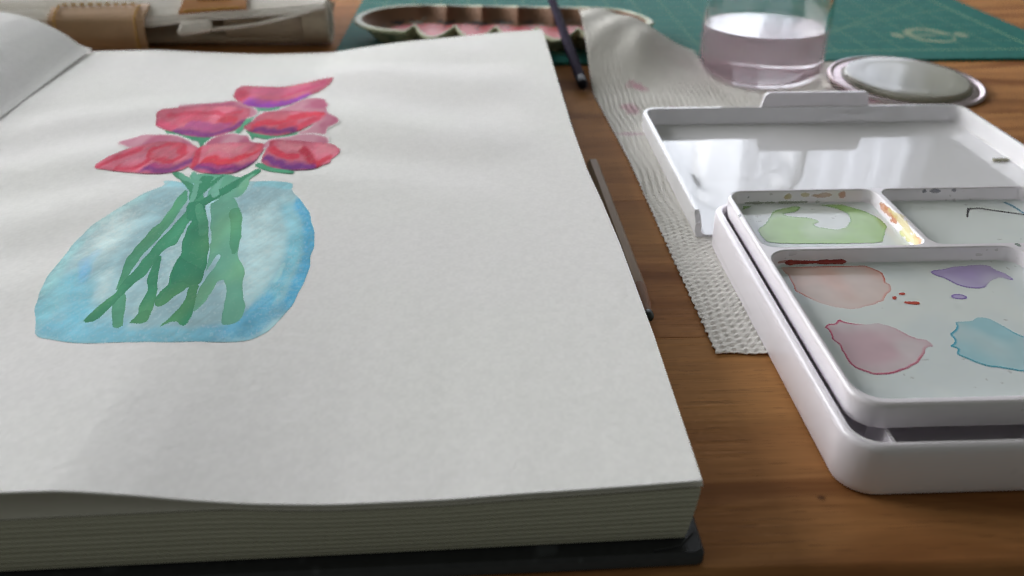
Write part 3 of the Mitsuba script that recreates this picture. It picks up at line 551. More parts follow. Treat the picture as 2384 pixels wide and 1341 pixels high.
bsdf('pencil_barrel', mikit.proc(barrel_fn), .5, .06)
bsdf('pencil_wood', (.24, .115, .06), .6, .3)
bsdf('pencil_lead', (.02, .028, .022), .5, .4)
bsdf('purple_lacquer', (.017, .010, .026), .6, .02)
bsdf('black_lacquer', (.010, .008, .012), .45, .1)
bsdf('white_frame', (.70, .70, .70), .5, .4)
scene['sheer'] = {'type': 'principledthin', 'base_color': {'type': 'rgb', 'value': [.80, .80, .82]}, 'roughness': .8, 'diff_trans': 1.3}
scene['tin'] = {'type': 'twosided', 'bsdf': {'type': 'roughconductor', 'material': 'none', 'alpha': .16, 'specular_reflectance': {'type': 'rgb', 'value': [.62, .53, .54]}}}
bsdf('enamel', (.46, .455, .40), .07, .5)
bsdf('seal', (.24, .23, .17), .5, .4)


def solid_glass(a, b, tint=None):
    d = {'type': 'dielectric', 'int_ior': a, 'ext_ior': b}
    if tint:
        d['specular_transmittance'] = {'type': 'rgb', 'value': tint}
    return d


# ------------------------------------------------------------------ the windows that light the table
def window(label, cat_, origin, along, width, height, radiance, cols, rows):
    """A window standing away from the table: frame bars and panes of bright sky. origin = lower left corner seen from the room (metres)."""
    w = thing('window', label, cat_)
    o, a, z = np.array(origin, float), np.array(along, float), np.array([0, 0, 1.0])
    nrm = np.cross(a, z)                                          # into the room

    def slab(u0, u1, v0, v1, d0, d1):
        c = np.array([[u, v, d] for u in (u0, u1) for v in (v0, v1) for d in (d0, d1)])
        m = trimesh.convex.convex_hull(o + c[:, :1] * a + c[:, 1:2] * z + c[:, 2:] * nrm)
        m.apply_scale(1 / U)
        return m
    b = .045
    bars = [slab(-b, width + b, -b, 0, 0, .05), slab(-b, width + b, height, height + b, 0, .05), slab(-b, 0, 0, height, .001, .049), slab(width, width + b, 0, height, .001, .049)]
    put('frame', cat(bars), 'white_frame', w)
    g = .03
    pw, ph = (width - g * (cols - 1)) / cols, (height - g * (rows - 1)) / rows
    for i in range(1, cols):
        put('mullion', slab(i * (pw + g) - g, i * (pw + g), 0, height, .002, .04), 'white_frame', w)
    for j in range(1, rows):
        put('transom', slab(0, width, j * (ph + g) - g, j * (ph + g), .004, .038), 'white_frame', w)
    for i in range(cols):
        for j in range(rows):
            u0, v0 = i * (pw + g), j * (ph + g)
            c = np.array([[u0, v0], [u0 + pw, v0], [u0 + pw, v0 + ph], [u0, v0 + ph]])
            v = o + c[:, :1] * a + c[:, 1:] * z + nrm * .012
            m = trimesh.Trimesh(v / U, [[0, 1, 2], [0, 2, 3]], process=False)
            if m.face_normals[0] @ nrm < 0:
                m.invert()
            put('pane', m, None, w, emitter={'type': 'area', 'radiance': {'type': 'rgb', 'value': radiance}})
    return w


# back window, right edge about 28 degrees to the right of straight ahead; left window at the side of the table
window('bright window straight ahead behind the table, reflected in the palette lid', 'window', (-1.45, 2.65, .16), (1, 0, 0), 2.84, 1.20, PANE_BACK, 3, 1)
window('bright window to the left of the table', 'window', (-2.50, .75, .20), (0, 1, 0), 3.0, 2.1, PANE_LEFT, 3, 1)
cu = thing('sheer_curtain', 'sheer white curtain hanging in folds at the right end of the window ahead', 'curtain')
us = np.linspace(0, 1, 90)
put('cloth', grid_mesh(lambda u, v: ((.84 + .60 * u) / U, (2.56 + .025 * np.sin(u * 44)) / U, (.05 + 1.42 * v) / U), us, np.linspace(0, 1, 4)), 'sheer', cu, smooth=True)
put('rod', tube([(.75 / U, 2.56 / U, 1.48 / U), (1.5 / U, 2.56 / U, 1.48 / U)], .06, 10), 'white_frame', cu, smooth=30)

# ------------------------------------------------------------------ table
tb = thing('wooden_table', 'brown wooden table top of wide boards under the sketchbook and palette', 'table')
edges = [.862, 1.50, 2.20, 2.90, 3.60, 4.30, 5.00, 5.70, 6.40]
for k in range(len(edges) - 1):
    y0, y1 = edges[k] + (.0002 if k else 0), edges[k + 1] - .0002
    r = .022 if k == 0 else .0012
    prof = [(y0, -.16), (y0, -r)] + [(y0 + r - r * math.cos(t), -r + r * math.sin(t)) for t in np.linspace(.15, math.pi / 2, 6)]
    prof += [(y1 - .0012, 0), (y1, -.0012), (y1, -.16)]
    rings = []
    for x in (-5.0, 5.0):
        sk = .035 * (x / 5.0) if k == 0 else 0
        rings.append(np.array([[x, y + (sk if y < y0 + .05 else 0), z] for y, z in prof]))
    m = loft(rings[::-1], True, True)
    m.fix_normals()
    put('board', m, 'wood', tb, smooth=28)

# ------------------------------------------------------------------ sketchbook
sb = thing('sketchbook', 'open hardback sketchbook with a tulip painting on thick white paper', 'sketchbook')


def gut_x(y):
    return -1.60 + .035 * (3.6 - y)


def fore_x(y):
    return np.interp(y, [.93, 1.3, 1.67, 1.9, 2.1, 2.44, 3.65], [.309, .310, .303, .293, .281, .274, .271])


def page_xy(u, v):
    y = page_y(-.6, v) + 0 * u
    for _ in range(3):
        x = gut_x(y) * (1 - u) + fore_x(y) * u
        y = page_y(x, v)
    return x, y


def page_pt(u, v):
    x, y = page_xy(u, v)
    return x, y, page_z(x, y)


PU, PV = np.linspace(0, 1, 500), np.linspace(0, 1, 760)


def tooth(u, v):
    """The paper's fine tooth as real relief."""
    x, y = page_xy(u, v)
    q = np.stack([x * U * 540, y * U * 540, 0 * x + 3.3], -1)
    h = meshkit.noise(q, 1) - .5 + .6 * (meshkit.noise(q * .47, 2) - .5)
    e = np.minimum(np.minimum(u, 1 - u), np.minimum(v, 1 - v))
    return x, y, page_z(x, y) + .00060 * h * np.clip(e * 60, 0, 1)


pg_top = grid_mesh(tooth, PU, PV)
na, nb = len(PU), len(PV)
rim_i = [i * nb for i in range(na)] + [(na - 1) * nb + j for j in range(1, nb)] + [i * nb + nb - 1 for i in range(na - 2, -1, -1)] + [j for j in range(nb - 2, 0, -1)]
rv = pg_top.vertices[rim_i]
nr = len(rim_i)
kk = np.arange(nr)
skirt = trimesh.Trimesh(np.vstack([rv, rv - [0, 0, .0034]]), np.vstack([np.stack([kk, kk + nr, (kk + 1) % nr + nr], 1), np.stack([kk, (kk + 1) % nr + nr, (kk + 1) % nr], 1)]), process=False)
put('page', cat([pg_top, skirt]), 'paper', sb, smooth=True, label='right-hand page with a watercolour of red tulips in a blue vase')


def second_pt(u, v):
    x, y = page_xy(u, v)
    top = page_z(x, y)
    return x + .002 * u, y - .001 * (1 - v), np.minimum(top - .0072, .1372 + .002 * (u - .9) + 0 * x) - .0006 - .004 * (1 - u)


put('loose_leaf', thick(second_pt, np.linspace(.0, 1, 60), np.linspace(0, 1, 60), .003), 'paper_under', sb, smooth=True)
leaves = []
N = 40
lr = np.random.default_rng(3)
ux = np.linspace(0, 1, 40)
for k in range(N):
    t = (k + .5) / N
    h = (.104 / N)
    group = -.0036 * (k % 4 == 1) + lr.uniform(-.0006, .0006)

    def leaf(u, v, t=t, group=group):
        x, y = page_xy(u, v)
        top = np.minimum(page_z(x, y) - .0145, .129 + 0 * x)
        bevel = .012 * (1 - t) ** 1.5
        sgn = np.where(u > .5, 1, 0)
        return x - (bevel - group * .6) * sgn * u, y + (group + .0) * (1 - v) + .004 * (1 - t) * (1 - v) - .006 * v, .030 + (top - .030) * t
    leaves.append(thick(leaf, ux, np.linspace(0, 1, 12), h * (.97 if k % 4 != 1 else .80)))
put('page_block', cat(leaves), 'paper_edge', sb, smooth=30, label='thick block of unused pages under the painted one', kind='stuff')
# board covers
cb = rrect(-1.62, .322, .885, 3.70, .012, 3)
rot = np.array([[1, .0, 0]])


def cov(p, z):
    return np.column_stack([p[:, 0] - .012 * (p[:, 1] - .9) / 2.7, p[:, 1] + .022 * (p[:, 0] - .3), np.full(len(p), z)])


def ins(d):
    return rrect(-1.62 + d, .322 - d, .885 + d, 3.70 - d, .012, 3)


cm = loft([cov(ins(.004), .001), cov(ins(0), .005), cov(ins(0), .021), cov(ins(.005), .027)], True, True)
put('back_cover', cm, 'cover_cloth', sb, smooth=30, label='black cloth-covered board under the pages')
put('cover_fold', tube([(.245, .893, .0285), (.285, .900, .0285), (.312, .930, .0285)], .0016, 6), 'cover_cloth', sb, smooth=True)


def left_pt(u, v):
    y = page_y(-1.7, v)
    g = gut_x(y)
    x = g - u
    z = np.interp(u, [-.03, 0, .02, .064, .138, .21, .29, .45, .8, 1.3, 1.8], [.083, .0905, .102, .142, .186, .214, .229, .236, .20, .15, .13])
    return x, y, z - .004 * (1 - v)


lu = np.unique(np.concatenate([np.linspace(-.03, .3, 28), np.linspace(.3, 1.75, 30)]))
lm = thick(left_pt, lu, np.linspace(0, 1, 40), .0035)
lm.vertices[:, 2] = trimesh.smoothing.filter_laplacian(lm.copy(), iterations=3).vertices[:, 2]
lm.fix_normals()
put('left_page', lm, 'paper', sb, smooth=True, label='blank left-hand page curling up from the gutter')
ll = []
for k in range(10):
    t = (k + .5) / 10

    def leaf2(u, v, t=t):
        x, y, z = left_pt(u, v)
        return x - .01 * (1 - t), y + .0 * u, .030 + (z - .012 - .030) * t
    ll.append(thick(leaf2, np.linspace(.03, 1.75, 24), np.linspace(.003, .997, 6), .005))
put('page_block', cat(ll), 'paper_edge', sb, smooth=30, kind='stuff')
put('front_cover', loft([cov(rrect(-3.50, -1.64, .885, 3.70, .012, 3), .001), cov(rrect(-3.50, -1.64, .885, 3.70, .012, 3), .026)], True, True), 'cover_cloth', sb, smooth=30)

# ------------------------------------------------------------------ the painting: films of paint on the page
L0 = .0008
vase = smooth_poly(D['vase'], .012, .0012)
m, uv = paint_sheet(vase, page_z, L0, .012, 0, .42)
put('painted_vase', m, 'vase_paint', sb, smooth=True, uv=uv, label='pale blue watercolour vase')
lift = L0
for pts, tone in D['leaves']:
    lift += .00003
    m, uv = paint_sheet(smooth_poly(pts, .007, .0008, 1), page_z, lift, .012, tone, .42)
    put('painted_stem', m, 'stem_paint', sb, smooth=True, uv=uv)
for pts, ws, tone in D['stems']:
    lift += .00003
    r = ribbon(pts, [w_ * 1.22 for w_ in ws], .42 if np.mean([q[1] for q in pts]) < 2.6 else .3)
    r = smooth_poly(np.array(r.exterior.coords)[:-1][::3], .008, .0013)
    if r.geom_type != 'Polygon':
        r = max(r.geoms, key=lambda g: g.area)
    m, uv = paint_sheet(r, page_z, lift, .012, tone, .42)
    put('painted_stem', m, 'stem_paint', sb, smooth=True, uv=uv)
for pts in D['pale']:
    lift += .00003
    m, uv = paint_sheet(smooth_poly(pts, .010, .0022, 1), page_z, lift, .012, 0, .27)
    put('painted_petal', m, 'petal_wash', sb, smooth=True, uv=uv)
for pts in D['cups']:
    lift += .00003
    m, uv = paint_sheet(smooth_poly(np.array(affinity.scale(Polygon(affinity.scale(Polygon(pts), 1, .3, origin=(0, 0)).buffer(.0030).exterior.coords), 1, 1 / .3, origin=(0, 0)).exterior.coords)[:-1:2], .010, .0014), page_z, lift, .014, 0, .27)
    put('painted_tulip', m, 'tulip_paint', sb, smooth=True, uv=uv)

# ------------------------------------------------------------------ folding paint palette
pal = thing('paint_palette', 'open white plastic folding watercolour palette with stained mixing wells', 'paint palette')
B = (.575, 1.670, 1.015, 1.952)
R = .062
base = [loft([ring3(inset(B, d, R), z) for d, z in ((.016, .001), (.008, .0018), (.004, .005), (.002, .014), (.001, .040), (.0005, .070), (0, .094), (.002, .100), (.005, .1035), (.009, .105))], cap0=True),
        flat(Polygon(inset(B, .009, R)).difference(Polygon(inset(B, .0155, R))), .105),
        loft([ring3(inset(B, d, R), z) for d, z in ((.0155, .105), (.0170, .1035), (.0178, .100), (.020, .024), (.026, .018))], cap1=True)]
base[2].faces = base[2].faces
for mm in base[2:]:
    pass
bm = cat(base)
put('base', bm, 'white_plastic', pal, smooth=40, label='deep outer box of the palette')
# ribs that carry the tray
ribs = []
for x, y0, y1 in ((.660, 1.036, 1.13), (1.58, 1.036, 1.13), (.660, 1.80, 1.93), (1.58, 1.80, 1.93)):
    ribs.append(trimesh.convex.convex_hull(np.array([[x + s * w, y, z] for s in (-1, 1) for (y, z, w) in ((y0, .017, .007), (y1, .017, .007), (y0, .088, .003), (y1, .0885, .003))])))
for rb in ribs:
    put('rib', rb, 'white_plastic', pal)

TZ, FZ = .145, .112
O = (.5985, 1.646, 1.074, 1.935)
wells = [(.611, .970, 1.627, 1.923), (.985, 1.357, 1.627, 1.923), (1.372, 1.634, 1.627, 1.923), (.611, 1.165, 1.092, 1.611), (1.180, 1.634, 1.092, 1.611)]
rw = .030
tray = [loft([ring3(inset(O, d, .056), z) for d, z in ((.020, .089), (.010, .0895), (.006, .093), (.003, .110), (0, .136), (.0015, .1415), (.0045, .1445), (.007, TZ))], cap0=True)]
top = Polygon(inset(O, .007, .056))
for i, w in enumerate(wells):
    rr = .048 if i == 3 else rw
    top = top.difference(Polygon(inset(w, -.0035, rr)))
    tray.append(loft([ring3(inset(w, d, rr), z) for d, z in ((-.0035, TZ), (-.001, .1442), (.0005, .142), (.004, .119), (.006, .1145), (.010, .1125), (.016, FZ))], cap1=True))
tray.append(flat(top, TZ))
tk = put('mixing_tray', cat(tray), 'tray_plastic', pal, smooth=38, label='removable inner tray with mixing wells and dried paint')
room = unary_union([Polygon(inset(w, .017, rw)) for w in wells])
for i, nm in enumerate(('coral', 'violet', 'pink', 'blue', 'green', 'red')):
    for pts in D['puddles'][nm]:
        pg = smooth_poly(pts, .004, .0007 if nm != 'red' else .0002).intersection(room)
        m, uv = paint_sheet(pg, lambda x, y: FZ + 0 * x, .0006 + .0001 * i, .0045, i / 5, 1.0)
        put('dried_paint', m, 'dried_paint', tk, smooth=True, uv=uv, label=f'dried {nm} puddle')
bsdf('ink_line', (.05, .05, .055), .3, .5)
bsdf('blue_line', (.12, .28, .40), .3, .5)
bsdf('red_crust', mikit.proc(lambda p, n, uv: mix((.20, .012, .010), (.40, .05, .035), fbm(p.x * 300, p.y * 300, p.z * 300, 3))), .35, .5)
for (pts, w), mt in zip(D['lines'], ('ink_line', 'blue_line')):
    pg = LineString(pts).buffer(w, 4).intersection(room)
    m, uv = paint_sheet(smooth_poly(np.array(pg.exterior.coords)[:-1], .004, .0003), lambda x, y: FZ + 0 * x, .0011, .004)
    put('dried_paint', m, mt, tk, smooth=True)
# thick red crust along the foot of the divider
sx = np.linspace(.650, .792, 40)
sr = .0058 + .0011 * np.sin(sx * 60) + .0007 * np.sin(sx * 171 + 1) + .0005 * np.sin(sx * 390)
sr[:4] *= (.35, .6, .8, .95)
sr[-4:] *= (.95, .8, .6, .35)
put('dried_paint', tube(np.column_stack([sx, np.full(40, 1.6085), np.full(40, FZ + .0035)]), sr, 10), 'red_crust', tk, smooth=True, label='thick dark red paint crust along the divider')

Lb = (.545, 1.652, 1.900, 2.800)
LZ = .070
lid = cat([loft([ring3(inset(Lb, d, .055), z) for d, z in ((.022, .003), (.010, .004), (.004, .009), (.001, .022), (0, .062), (.001, .067), (.004, LZ))], cap0=True),
           flat(Polygon(inset(Lb, .004, .055)).difference(Polygon(inset(Lb, .013, .055))), LZ),
           loft([ring3(inset(Lb, d, .055), z) for d, z in ((.013, LZ), (.0145, .068), (.015, .062), (.018, .022), (.022, .015), (.030, .012))], cap1=True)])
lid.merge_vertices()
lmf = m3.Manifold(m3.Mesh(np.asarray(lid.vertices, np.float32), np.asarray(lid.faces, np.uint32)))
cut = m3.CrossSection([[(1.80, -.05), (1.9545, -.05), (1.9545, .046), (1.985, .0715), (1.985, .2), (1.80, .2)]]).extrude(1.4)
cut = cut.rotate([90, 0, 90]).translate([.4, 0, 0])
lmf = lmf - cut
mm = lmf.to_mesh()
lidm = trimesh.Trimesh(mm.vert_properties[:, :3], mm.tri_verts, process=False)
lk = put('lid', lidm, 'lid_plastic', pal, smooth=35, label='shiny white lid lying open behind the wells')
tabp = Polygon([(.955, .060), (1.325, .060), (1.325, .070), (1.318, .110), (1.308, .118), (.978, .118), (.966, .110), (.956, .070)])
tm = trimesh.creation.extrude_polygon(tabp, .012, engine='earcut')
tm.apply_transform(np.array([[1, 0, 0, 0], [0, 0, -1, 2.8025], [0, 1, 0, 0], [0, 0, 0, 1.0]]))
put('tab', tm, 'white_plastic', lk)
put('catch', trimesh.creation.box((.045, .012, .008), trimesh.transformations.translation_matrix((1.600, 2.42, .0158))), 'seal', lk)

# ------------------------------------------------------------------ paper towel
tw = thing('paper_towel', 'white embossed paper towel with faint paint stains under the water jar and palette', 'paper towel')


def towel_far(x):
    return np.interp(x, [.43, .46, .56, .66, .78, .99, 1.2, 1.55], [3.93, 3.93, 3.91, 3.86, 3.80, 3.735, 3.72, 3.75])


def towel_pt(u, v):
    x0 = np.interp(v * 2.5 + 1.43, [1.43, 1.9, 2.5, 3.15, 3.6, 3.93], [.474, .468, .462, .434, .440, .458])
    x = x0 + u * (1.56 - x0)
    y0 = 1.43 - .001 * u + .003 * np.sin(u * 60)
    y = y0 + v * (towel_far(x) - y0)
    x = x + np.where(u < .001, .0018 * np.sin(y * 210) + .0012 * np.sin(y * 331), 0)
    along = sstep(.95, .50, -x) if False else 1 - sstep(.56, 1.0, x)
    ramp = .148 * sstep(3.14, 3.66, y) * along
    fold = .010 * np.sin((x * 1.0 - .6 * y) * 34) * sstep(3.3, 3.6, y) * along * .5 + .014 * np.exp(-((x - .62 - .25 * (y - 3.3)) / .07) ** 2) * sstep(3.2, 3.5, y)
    wav = .0022 * (np.sin(x * 23 + y * 6) * np.sin(y * 11)) * sstep(.0, .25, u) * (1 - sstep(.35, .5, u)) + .0015 * np.sin(y * 17) * (1 - sstep(0, .06, u))
    arc = y + .10 * np.abs(np.sin(x * 9.5 + .6)) + .008 * np.sin(x * 31 + y * 7)
    s1, s2 = np.sin(arc * 6.2832 / .0190), np.sin(x * 6.2832 / .0205 + 1.8 * np.sin(arc * 17))
    emb = .38 * s1 + .62 * s1 * s2 + .5 * (meshkit.noise(np.stack([x * 70, y * 70, 0 * x], -1), 8) - .5)
    return x, y, .0052 + np.abs(wav) + ramp + fold + .0021 * emb * (.55 + .9 * meshkit.noise(np.stack([x * 6, y * 6, 0 * x], -1), 5))


tm = thick(towel_pt, np.linspace(0, 1, 230), np.linspace(0, 1, 780), .0022)
put('sheet', tm, 'towel_paper', tw, smooth=True)

# ------------------------------------------------------------------ water jar
jar = thing('water_jar', 'clear glass jar of murky mauve rinse water on the paper towel', 'jar')
JC = np.array([1.122, 3.365])


def lathe(prof, n=72, flip=False):
    a = np.arange(n) * 2 * np.pi / n
    c, s = np.cos(a), np.sin(a)
    rings = [np.column_stack([JC[0] + r * c, JC[1] + r * s, np.full(n, z)]) for r, z in prof]
    m = loft(rings)
    if flip:
        m.invert()
    return m


def arc(r0, z0, r1, z1, n=7, kind=0):
    t = np.linspace(0, np.pi / 2, n)
    return [(r0 + (r1 - r0) * math.sin(x), z0 + (z1 - z0) * (1 - math.cos(x))) for x in t]


JB = .0085
WZ = .212
outer = [(.001, JB + .010), (.10, JB + .008), (.150, JB + .002), (.160, JB)] + arc(.170, JB, .240, JB + .070)[0:] + [(.241, .12), (.242, .25), (.241, .40), (.232, .44), (.205, .47), (.200, .485), (.200, .53), (.196, .537), (.190, .537)]
wet = [(.001, JB + .016), (.155, JB + .015)] + arc(.165, JB + .015, .2255, JB + .078) + [(.2265, .12), (.227, WZ)]
dry = [(.227, WZ), (.2275, .25), (.2265, .40), (.218, .435), (.191, .466), (.186, .485), (.186, .53), (.190, .537)]
put('glass', lathe(outer), solid_glass(1.5, 1.0), jar, smooth=50, label='clear glass body of the jar')
put('glass_lining', lathe(dry, flip=True), solid_glass(1.5, 1.0), jar, smooth=50)
scene['murk'] = {'type': 'homogeneous', 'albedo': {'type': 'rgb', 'value': [.64, .48, .53]}, 'sigma_t': 24.0}
MURK = {'type': 'ref', 'id': 'murk'}
wk = put('water', lathe(wet, flip=True), solid_glass(1.5, 1.333), jar, smooth=50, exterior=MURK, label='murky mauve rinse water')
a = np.arange(72) * 2 * np.pi / 72
rs = (0.0005, .1, .17, .21, .222, .227)
sf = loft([np.column_stack([JC[0] + r * np.cos(a), JC[1] + r * np.sin(a), np.full(72, WZ - .006 * (1 - math.exp(-(.227 - r) / .012)) )]) for r in rs[::-1]], cap1=True)
put('surface', sf, solid_glass(1.333, 1.0), wk, smooth=True, interior=MURK)

# ------------------------------------------------------------------ jar lid
jl = thing('jar_lid', 'round metal jar lid with off-white raised centre beside the water jar', 'jar lid')
lc, ln = np.array([1.655, 3.222, .024]), np.array([.024, -.050, 1.0])
ln = ln / np.linalg.norm(ln)
ax = np.cross([0, 1, 0], ln)
ax /= np.linalg.norm(ax)
ay = np.cross(ln, ax)
LM = np.eye(4)
LM[:3, 0], LM[:3, 1], LM[:3, 2], LM[:3, 3] = ax, ay, ln, lc


def disc(prof, n=96):
    a = np.arange(n) * 2 * np.pi / n
    m = loft([np.column_stack([r * np.cos(a), r * np.sin(a), np.full(n, z)]) for r, z in prof], cap0=True, cap1=True)
    m.fix_normals()
    m.apply_transform(LM)
    return m


put('rim', disc([(.278, -.014), (.286, -.012), (.290, -.006), (.2905, .0), (.287, .005), (.280, .006), (.274, .003), (.268, -.001), (.236, .001), (.232, -.002)]), 'tin', jl, smooth=30, label='shiny pinkish metal rim')
put('gasket', disc([(.240, -.001), (.240, .004), (.236, .007), (.22, .007)]), 'seal', jl, smooth=40)
put('panel', disc([(.229, .000), (.229, .014), (.226, .0185), (.220, .0205), (.19, .0212), (.16, .0195), (.155, .0190), (.08, .0185)]), 'enamel', jl, smooth=30, label='off-white enamelled centre panel')

# ------------------------------------------------------------------ cutting mat
cm_ = thing('cutting_mat', 'teal self-healing cutting mat with pale grid lines behind the jar', 'cutting mat')
MB = (-.62, 2.600, 3.565, 6.3)
put('sheet', loft([ring3(inset(MB, d, .02), z) for d, z in ((.0, .001), (0, .0105), (.002, .0125), (.02, .0128))], True, True), 'mat_vinyl', cm_, smooth=30)

# ------------------------------------------------------------------ pencil beside the book
pc = thing('pencil', 'brown pencil lying on the table along the right edge of the sketchbook', 'pencil')
p0, p1 = np.array([.357, 1.545, .0195]), np.array([.341, 2.44, .0195])
d = (p1 - p0) / np.linalg.norm(p1 - p0)


def rod(ts, rs, n, r0=0.0):
    m = tube([p0 + d * t for t in ts], rs, n)
    return m


put('barrel', rod([.125, .135, .6, .880, .887], [.0184, .0190, .0190, .0190, .016], 6), 'pencil_barrel', pc, smooth=20)
put('point', rod([.020, .07, .132], [.0100, .0140, .0183], 24), 'pencil_wood', pc, smooth=30)
put('lead', rod([.0, .003, .010, .018, .027], [.004, .0085, .0110, .0112, .0100], 20), 'pencil_lead', pc, smooth=True)

# ------------------------------------------------------------------ scalloped dish
ds = thing('scalloped_dish', 'long scalloped ceramic dish with a pink floor behind the sketchbook', 'dish')
DC, DA = np.array([.115, 3.985]), math.radians(-6.5)


def outline(half_l, half_d, lobe, n=420, z=0.0, dip=0.0):
    """Stadium whose long sides bulge in lobes between inward cusps."""
    s0 = half_l - half_d
    out = []
    per = 2 * (2 * s0) + 2 * math.pi * half_d
    for k in range(n):
        s = k / n * per
        if s < 2 * s0:                                          # near side, left to right
            x, nx, ny = -s0 + s, 0, -1
            y = -half_d
            b = lobe * abs(math.sin(math.pi * (x + .011) / .178)) ** .75
        elif s < 2 * s0 + math.pi * half_d:
            t = -math.pi / 2 + (s - 2 * s0) / half_d
            nx, ny = math.cos(t), math.sin(t)
            x, y = s0 + half_d * nx, half_d * ny
            b = lobe * (.55 + .1 * math.cos(t * 6))
        elif s < 4 * s0 + math.pi * half_d:
            x, nx, ny = s0 - (s - 2 * s0 - math.pi * half_d), 0, 1
            y = half_d
            b = lobe * abs(math.sin(math.pi * (x + .110) / .170)) ** .75
        else:
            t = math.pi / 2 + (s - 4 * s0 - math.pi * half_d) / half_d
            nx, ny = math.cos(t), math.sin(t)
            x, y = -s0 + half_d * nx, half_d * ny
            b = lobe * .6
        out.append((x + nx * b, y + ny * b, z - dip * b))
    q = np.array(out)
    for _ in range(3):
        q = .5 * q + .25 * (np.roll(q, 1, 0) + np.roll(q, -1, 0))
    return np.column_stack([q[:, :2] @ np.array([[math.cos(DA), math.sin(DA)], [-math.sin(DA), math.cos(DA)]]) + DC, q[:, 2]])


def dring(hl, hd, lobe, z, dip=0.0):
    return outline(hl, hd, lobe, 420, z, dip)


put('outer_wall', loft([dring(.50, .12, .05, .004), dring(.52, .135, .055, .001), dring(.535, .145, .06, .006), dring(.55, .15, .07, .026), dring(.575, .168, .105, .07), dring(.595, .190, .135, .108, .22)], cap0=True), 'outer_glaze', ds, smooth=60)
put('rim', loft([dring(.595, .190, .135, .108, .22), dring(.597, .192, .137, .114, .22), dring(.592, .188, .135, .119, .22), dring(.578, .175, .131, .1205, .22), dring(.568, .165, .127, .117, .22)]), 'rim_glaze', ds, smooth=60, label='pale olive glazed rim')
put('inner_wall', loft([dring(.568, .165, .127, .117, .22), dring(.562, .158, .116, .095, .12), dring(.552, .150, .085, .060), dring(.537, .138, .060, .042), dring(.515, .12, .042, .036)]), 'inner_glaze', ds, smooth=60, label='brown glazed inside wall with dark paint spots')
put('floor', loft([dring(.516, .121, .042, .0362), dring(.47, .08, .01, .034)], cap1=True), 'pink_glaze', ds, smooth=60, label='pink floor of the dish')

# ------------------------------------------------------------------ dark pencil leaning on the dish
br = thing('round_crayon', 'dark purple round crayon stick leaning on the rim of the scalloped dish', 'crayon')
q0, q1 = np.array([.397, 3.205, .030]), np.array([.343, 4.17, .172])
bd = (q1 - q0) / np.linalg.norm(q1 - q0)
LL = np.linalg.norm(q1 - q0)
put('shaft', tube([q0 + bd * t for t in (.045, .05, .35, LL - .03)], [.0200, .0208, .0205, .0190], 20), 'purple_lacquer', br, smooth=30)
put('tip', tube([q0 + bd * t for t in (-.018, -.016, -.008, .0, .047)], [.006, .012, .018, .0205, .0207], 20), 'black_lacquer', br, smooth=True, label='black rounded end')
put('end_cap', tube([q0 + bd * t for t in (LL - .032, LL - .006, LL, LL + .004)], [.0192, .0185, .014, .004], 20), 'black_lacquer', br, smooth=True)

# ------------------------------------------------------------------ canvas brush roll
wl = thing('brush_roll', 'canvas brush roll with tan leather strap behind the left of the sketchbook', 'brush roll')
XR, XL = -.665, -2.45


def body_pt(u, v):
    x = XL + (XR - XL) * u
    t = v * math.pi * .62
    sag = .012 * np.sin(x * 5)
    y = 3.98 - (.12 + sag) * np.sin(t) + .32 * v ** 3 + .03 * (1 - u)
    z = .004 + .105 * (1 - np.cos(t)) * (1 - .06 * u)
    return x, y, z


put('front_panel', thick(body_pt, np.linspace(0, 1, 80), np.linspace(0, 1, 30), .012), 'taupe_cloth', wl, smooth=40, label='taupe cloth front of the roll')
fx = [-2.45, -1.95, -1.80, -1.45, -1.30, -1.13, -.96, -.83, -.70, -.655]
fz = [.150, .118, .116, .120, .131, .148, .157, .168, .186, .192]


def flap_pt(u, v):
    x = XL + (XR + .01 - XL) * u
    ze = np.interp(x, fx, fz)
    t = sstep(0, .35, v)
    y = 3.835 + .03 * u + .015 * np.sin(x * 4) + .75 * np.maximum(v - .06, 0) ** 1.0 + .0 * x
    z = ze + (.225 - ze) * np.sin(np.minimum(v * 3.2, 1) * math.pi / 2) + .012 * np.sin(x * 7) * v
    return x, y, z


put('flap', thick(flap_pt, np.linspace(0, 1, 90), np.linspace(0, 1, 36), .012), 'canvas', wl, smooth=40, label='off-white canvas flap')
fxx = np.linspace(XL, XR + .01, 80)
fe = np.array([flap_pt((x - XL) / (XR + .01 - XL), np.array(0.0)) for x in fxx], float)
put('flap_hem', tube(fe - [0, .002, .006], .0095, 8), 'canvas', wl, smooth=True)
core = loft([np.array([[x, 4.03, .005], [x, 4.70, .005], [x, 4.66, .19], [x, 4.1, .19], [x, 4.03, .11]]) for x in (XL, XR - .50)], True, True)
core.fix_normals()
put('rolled_pockets', core, 'taupe_cloth', wl)
# edge of the inner pocket: a rolled cream hem that sags in front of the dark gap
hx = [-1.205, -1.13, -1.04, -.955, -.87, -.78, -.70, -.665]
hz = [.096, .100, .108, .118, .134, .155, .180, .193]
hp = np.column_stack([np.linspace(-1.205, -.665, 40), 3.838 + .02 * np.linspace(0, 1, 40), PchipInterpolator(hx, hz)(np.linspace(-1.205, -.665, 40))])
put('pocket_hem', tube(hp, .0085, 8), 'canvas', wl, smooth=True)
knob = m3.Manifold.hull(m3.Manifold.batch_boolean([m3.Manifold.sphere(r, 24).translate(c) for c, r in (((-1.275, 3.825, .092), .020), ((-1.265, 3.830, .118), .016), ((-1.165, 3.832, .108), .020), ((-1.16, 3.835, .128), .014))], m3.OpType.Add))
kmesh = knob.to_mesh()
put('rolled_corner', trimesh.Trimesh(kmesh.vert_properties[:, :3], kmesh.tri_verts), 'canvas', wl, smooth=60)
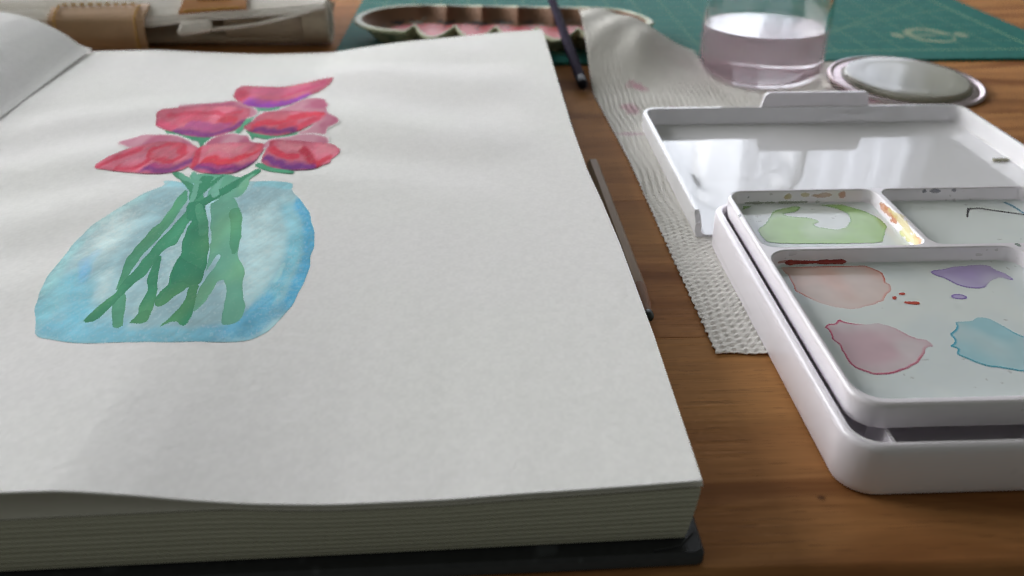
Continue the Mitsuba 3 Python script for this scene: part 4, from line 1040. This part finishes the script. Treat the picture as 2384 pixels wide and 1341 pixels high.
# open end of the roll
ea = np.linspace(0, 2 * np.pi, 41)[:-1]
ring = np.column_stack([np.full(40, XR + .002), 3.945 + .060 * np.cos(ea), .100 + .082 * np.sin(ea)])
put('end_hem', tube(np.vstack([ring, ring[:2]]), .010, 8, False), 'canvas', wl, smooth=True)
put('end_lining', loft([np.column_stack([np.full(40, x), 3.945 + .060 * s * np.cos(ea), .100 + .082 * s * np.sin(ea)]) for x, s in ((XR, 1.0), (XR - .45, .8))], cap1=True), 'taupe_cloth', wl, smooth=40)
put('side_panel', loft([np.column_stack([np.full(40, x), 3.965 + .105 * s * np.cos(ea), .105 + .102 * s * np.sin(ea)]) for x, s in ((XR - .10, 1.0), (XR - .002, .96), (XR + .008, .90), (XR + .008, .62))]), 'taupe_cloth', wl, smooth=40)

SX0, SX1 = -1.835, -1.425


STY = _spl([0, .30, .62, .80, 1.0], [3.80, 3.785, 3.80, 3.86, 4.05])
STZ = _spl([0, .30, .62, .80, 1.0], [.010, .075, .145, .180, .205])


def strap_pt(u, v):
    x = SX0 + (SX1 - SX0) * u + .035 * (1 - v) * 0
    s = v
    y = STY(s)
    z = STZ(s)
    return x + .05 * (1 - s) * (1 - u) * .5, y + .008 * np.cos((u - .5) * 3), z


sm = thick(strap_pt, np.linspace(0, 1, 16), np.linspace(0, 1, 40), .014)
st = put('leather_strap', sm, 'leather', wl, smooth=40, label='tan leather strap with mustard stitching')


def stitch(p, q):
    return tube(np.linspace(p, q, 4), [.004, .006, .006, .004], 6)


sts = []
for k in range(17):
    v0, v1 = k / 17 * .88, (k + .62) / 17 * .88
    for u in (.075, .915):
        a_, b_ = (np.array([float(c) for c in strap_pt(np.array(u), np.array(v))]) + [0, -.006, .006] for v in (v0, v1))
        sts.append(stitch(a_, b_))
for k in range(9):
    a_, b_ = (np.array([float(c) for c in strap_pt(np.array(.10 + .80 * t), np.array(.86))]) + [0, -.005, .008] for t in (k / 9, (k + .62) / 9))
    sts.append(stitch(a_, b_))
put('stitching', cat(sts), 'thread', st, smooth=40, kind='stuff')


def label_pt(u, v):
    x = -1.285 + .285 * u + (-.01 + .04 * v) * (1 - 2 * u) * .5
    y = 3.855 + .16 * v
    uu = (x - XL) / (XR + .01 - XL)
    vv = np.maximum((y - 3.835 - .03 * uu - .015 * np.sin(x * 4)) / .75 + .06, 0.03)
    _, y2, z = flap_pt(uu, vv)
    return x, y2 - .012, z + .009


lb = put('leather_label', thick(label_pt, np.linspace(0, 1, 16), np.linspace(0, 1, 14), .007), 'leather_label', wl, smooth=40, label='orange-brown leather label on the flap')
sts = []
for k in range(12):
    a_, b_ = (np.array([float(c) for c in label_pt(np.array(.08 + .84 * t), np.array(.12))]) + [0, -.002, .003] for t in (k / 12, (k + .6) / 12))
    sts.append(stitch(a_, b_))
put('stitching', cat(sts), 'thread', lb, smooth=40, kind='stuff')
a_ = np.array([[float(c) for c in label_pt(np.array(u), np.array(.52))] for u in np.linspace(.22, .76, 12)]) + [0, -.001, .001]
put('stamp', tube(a_, .004, 6), 'stamp', lb, smooth=True)
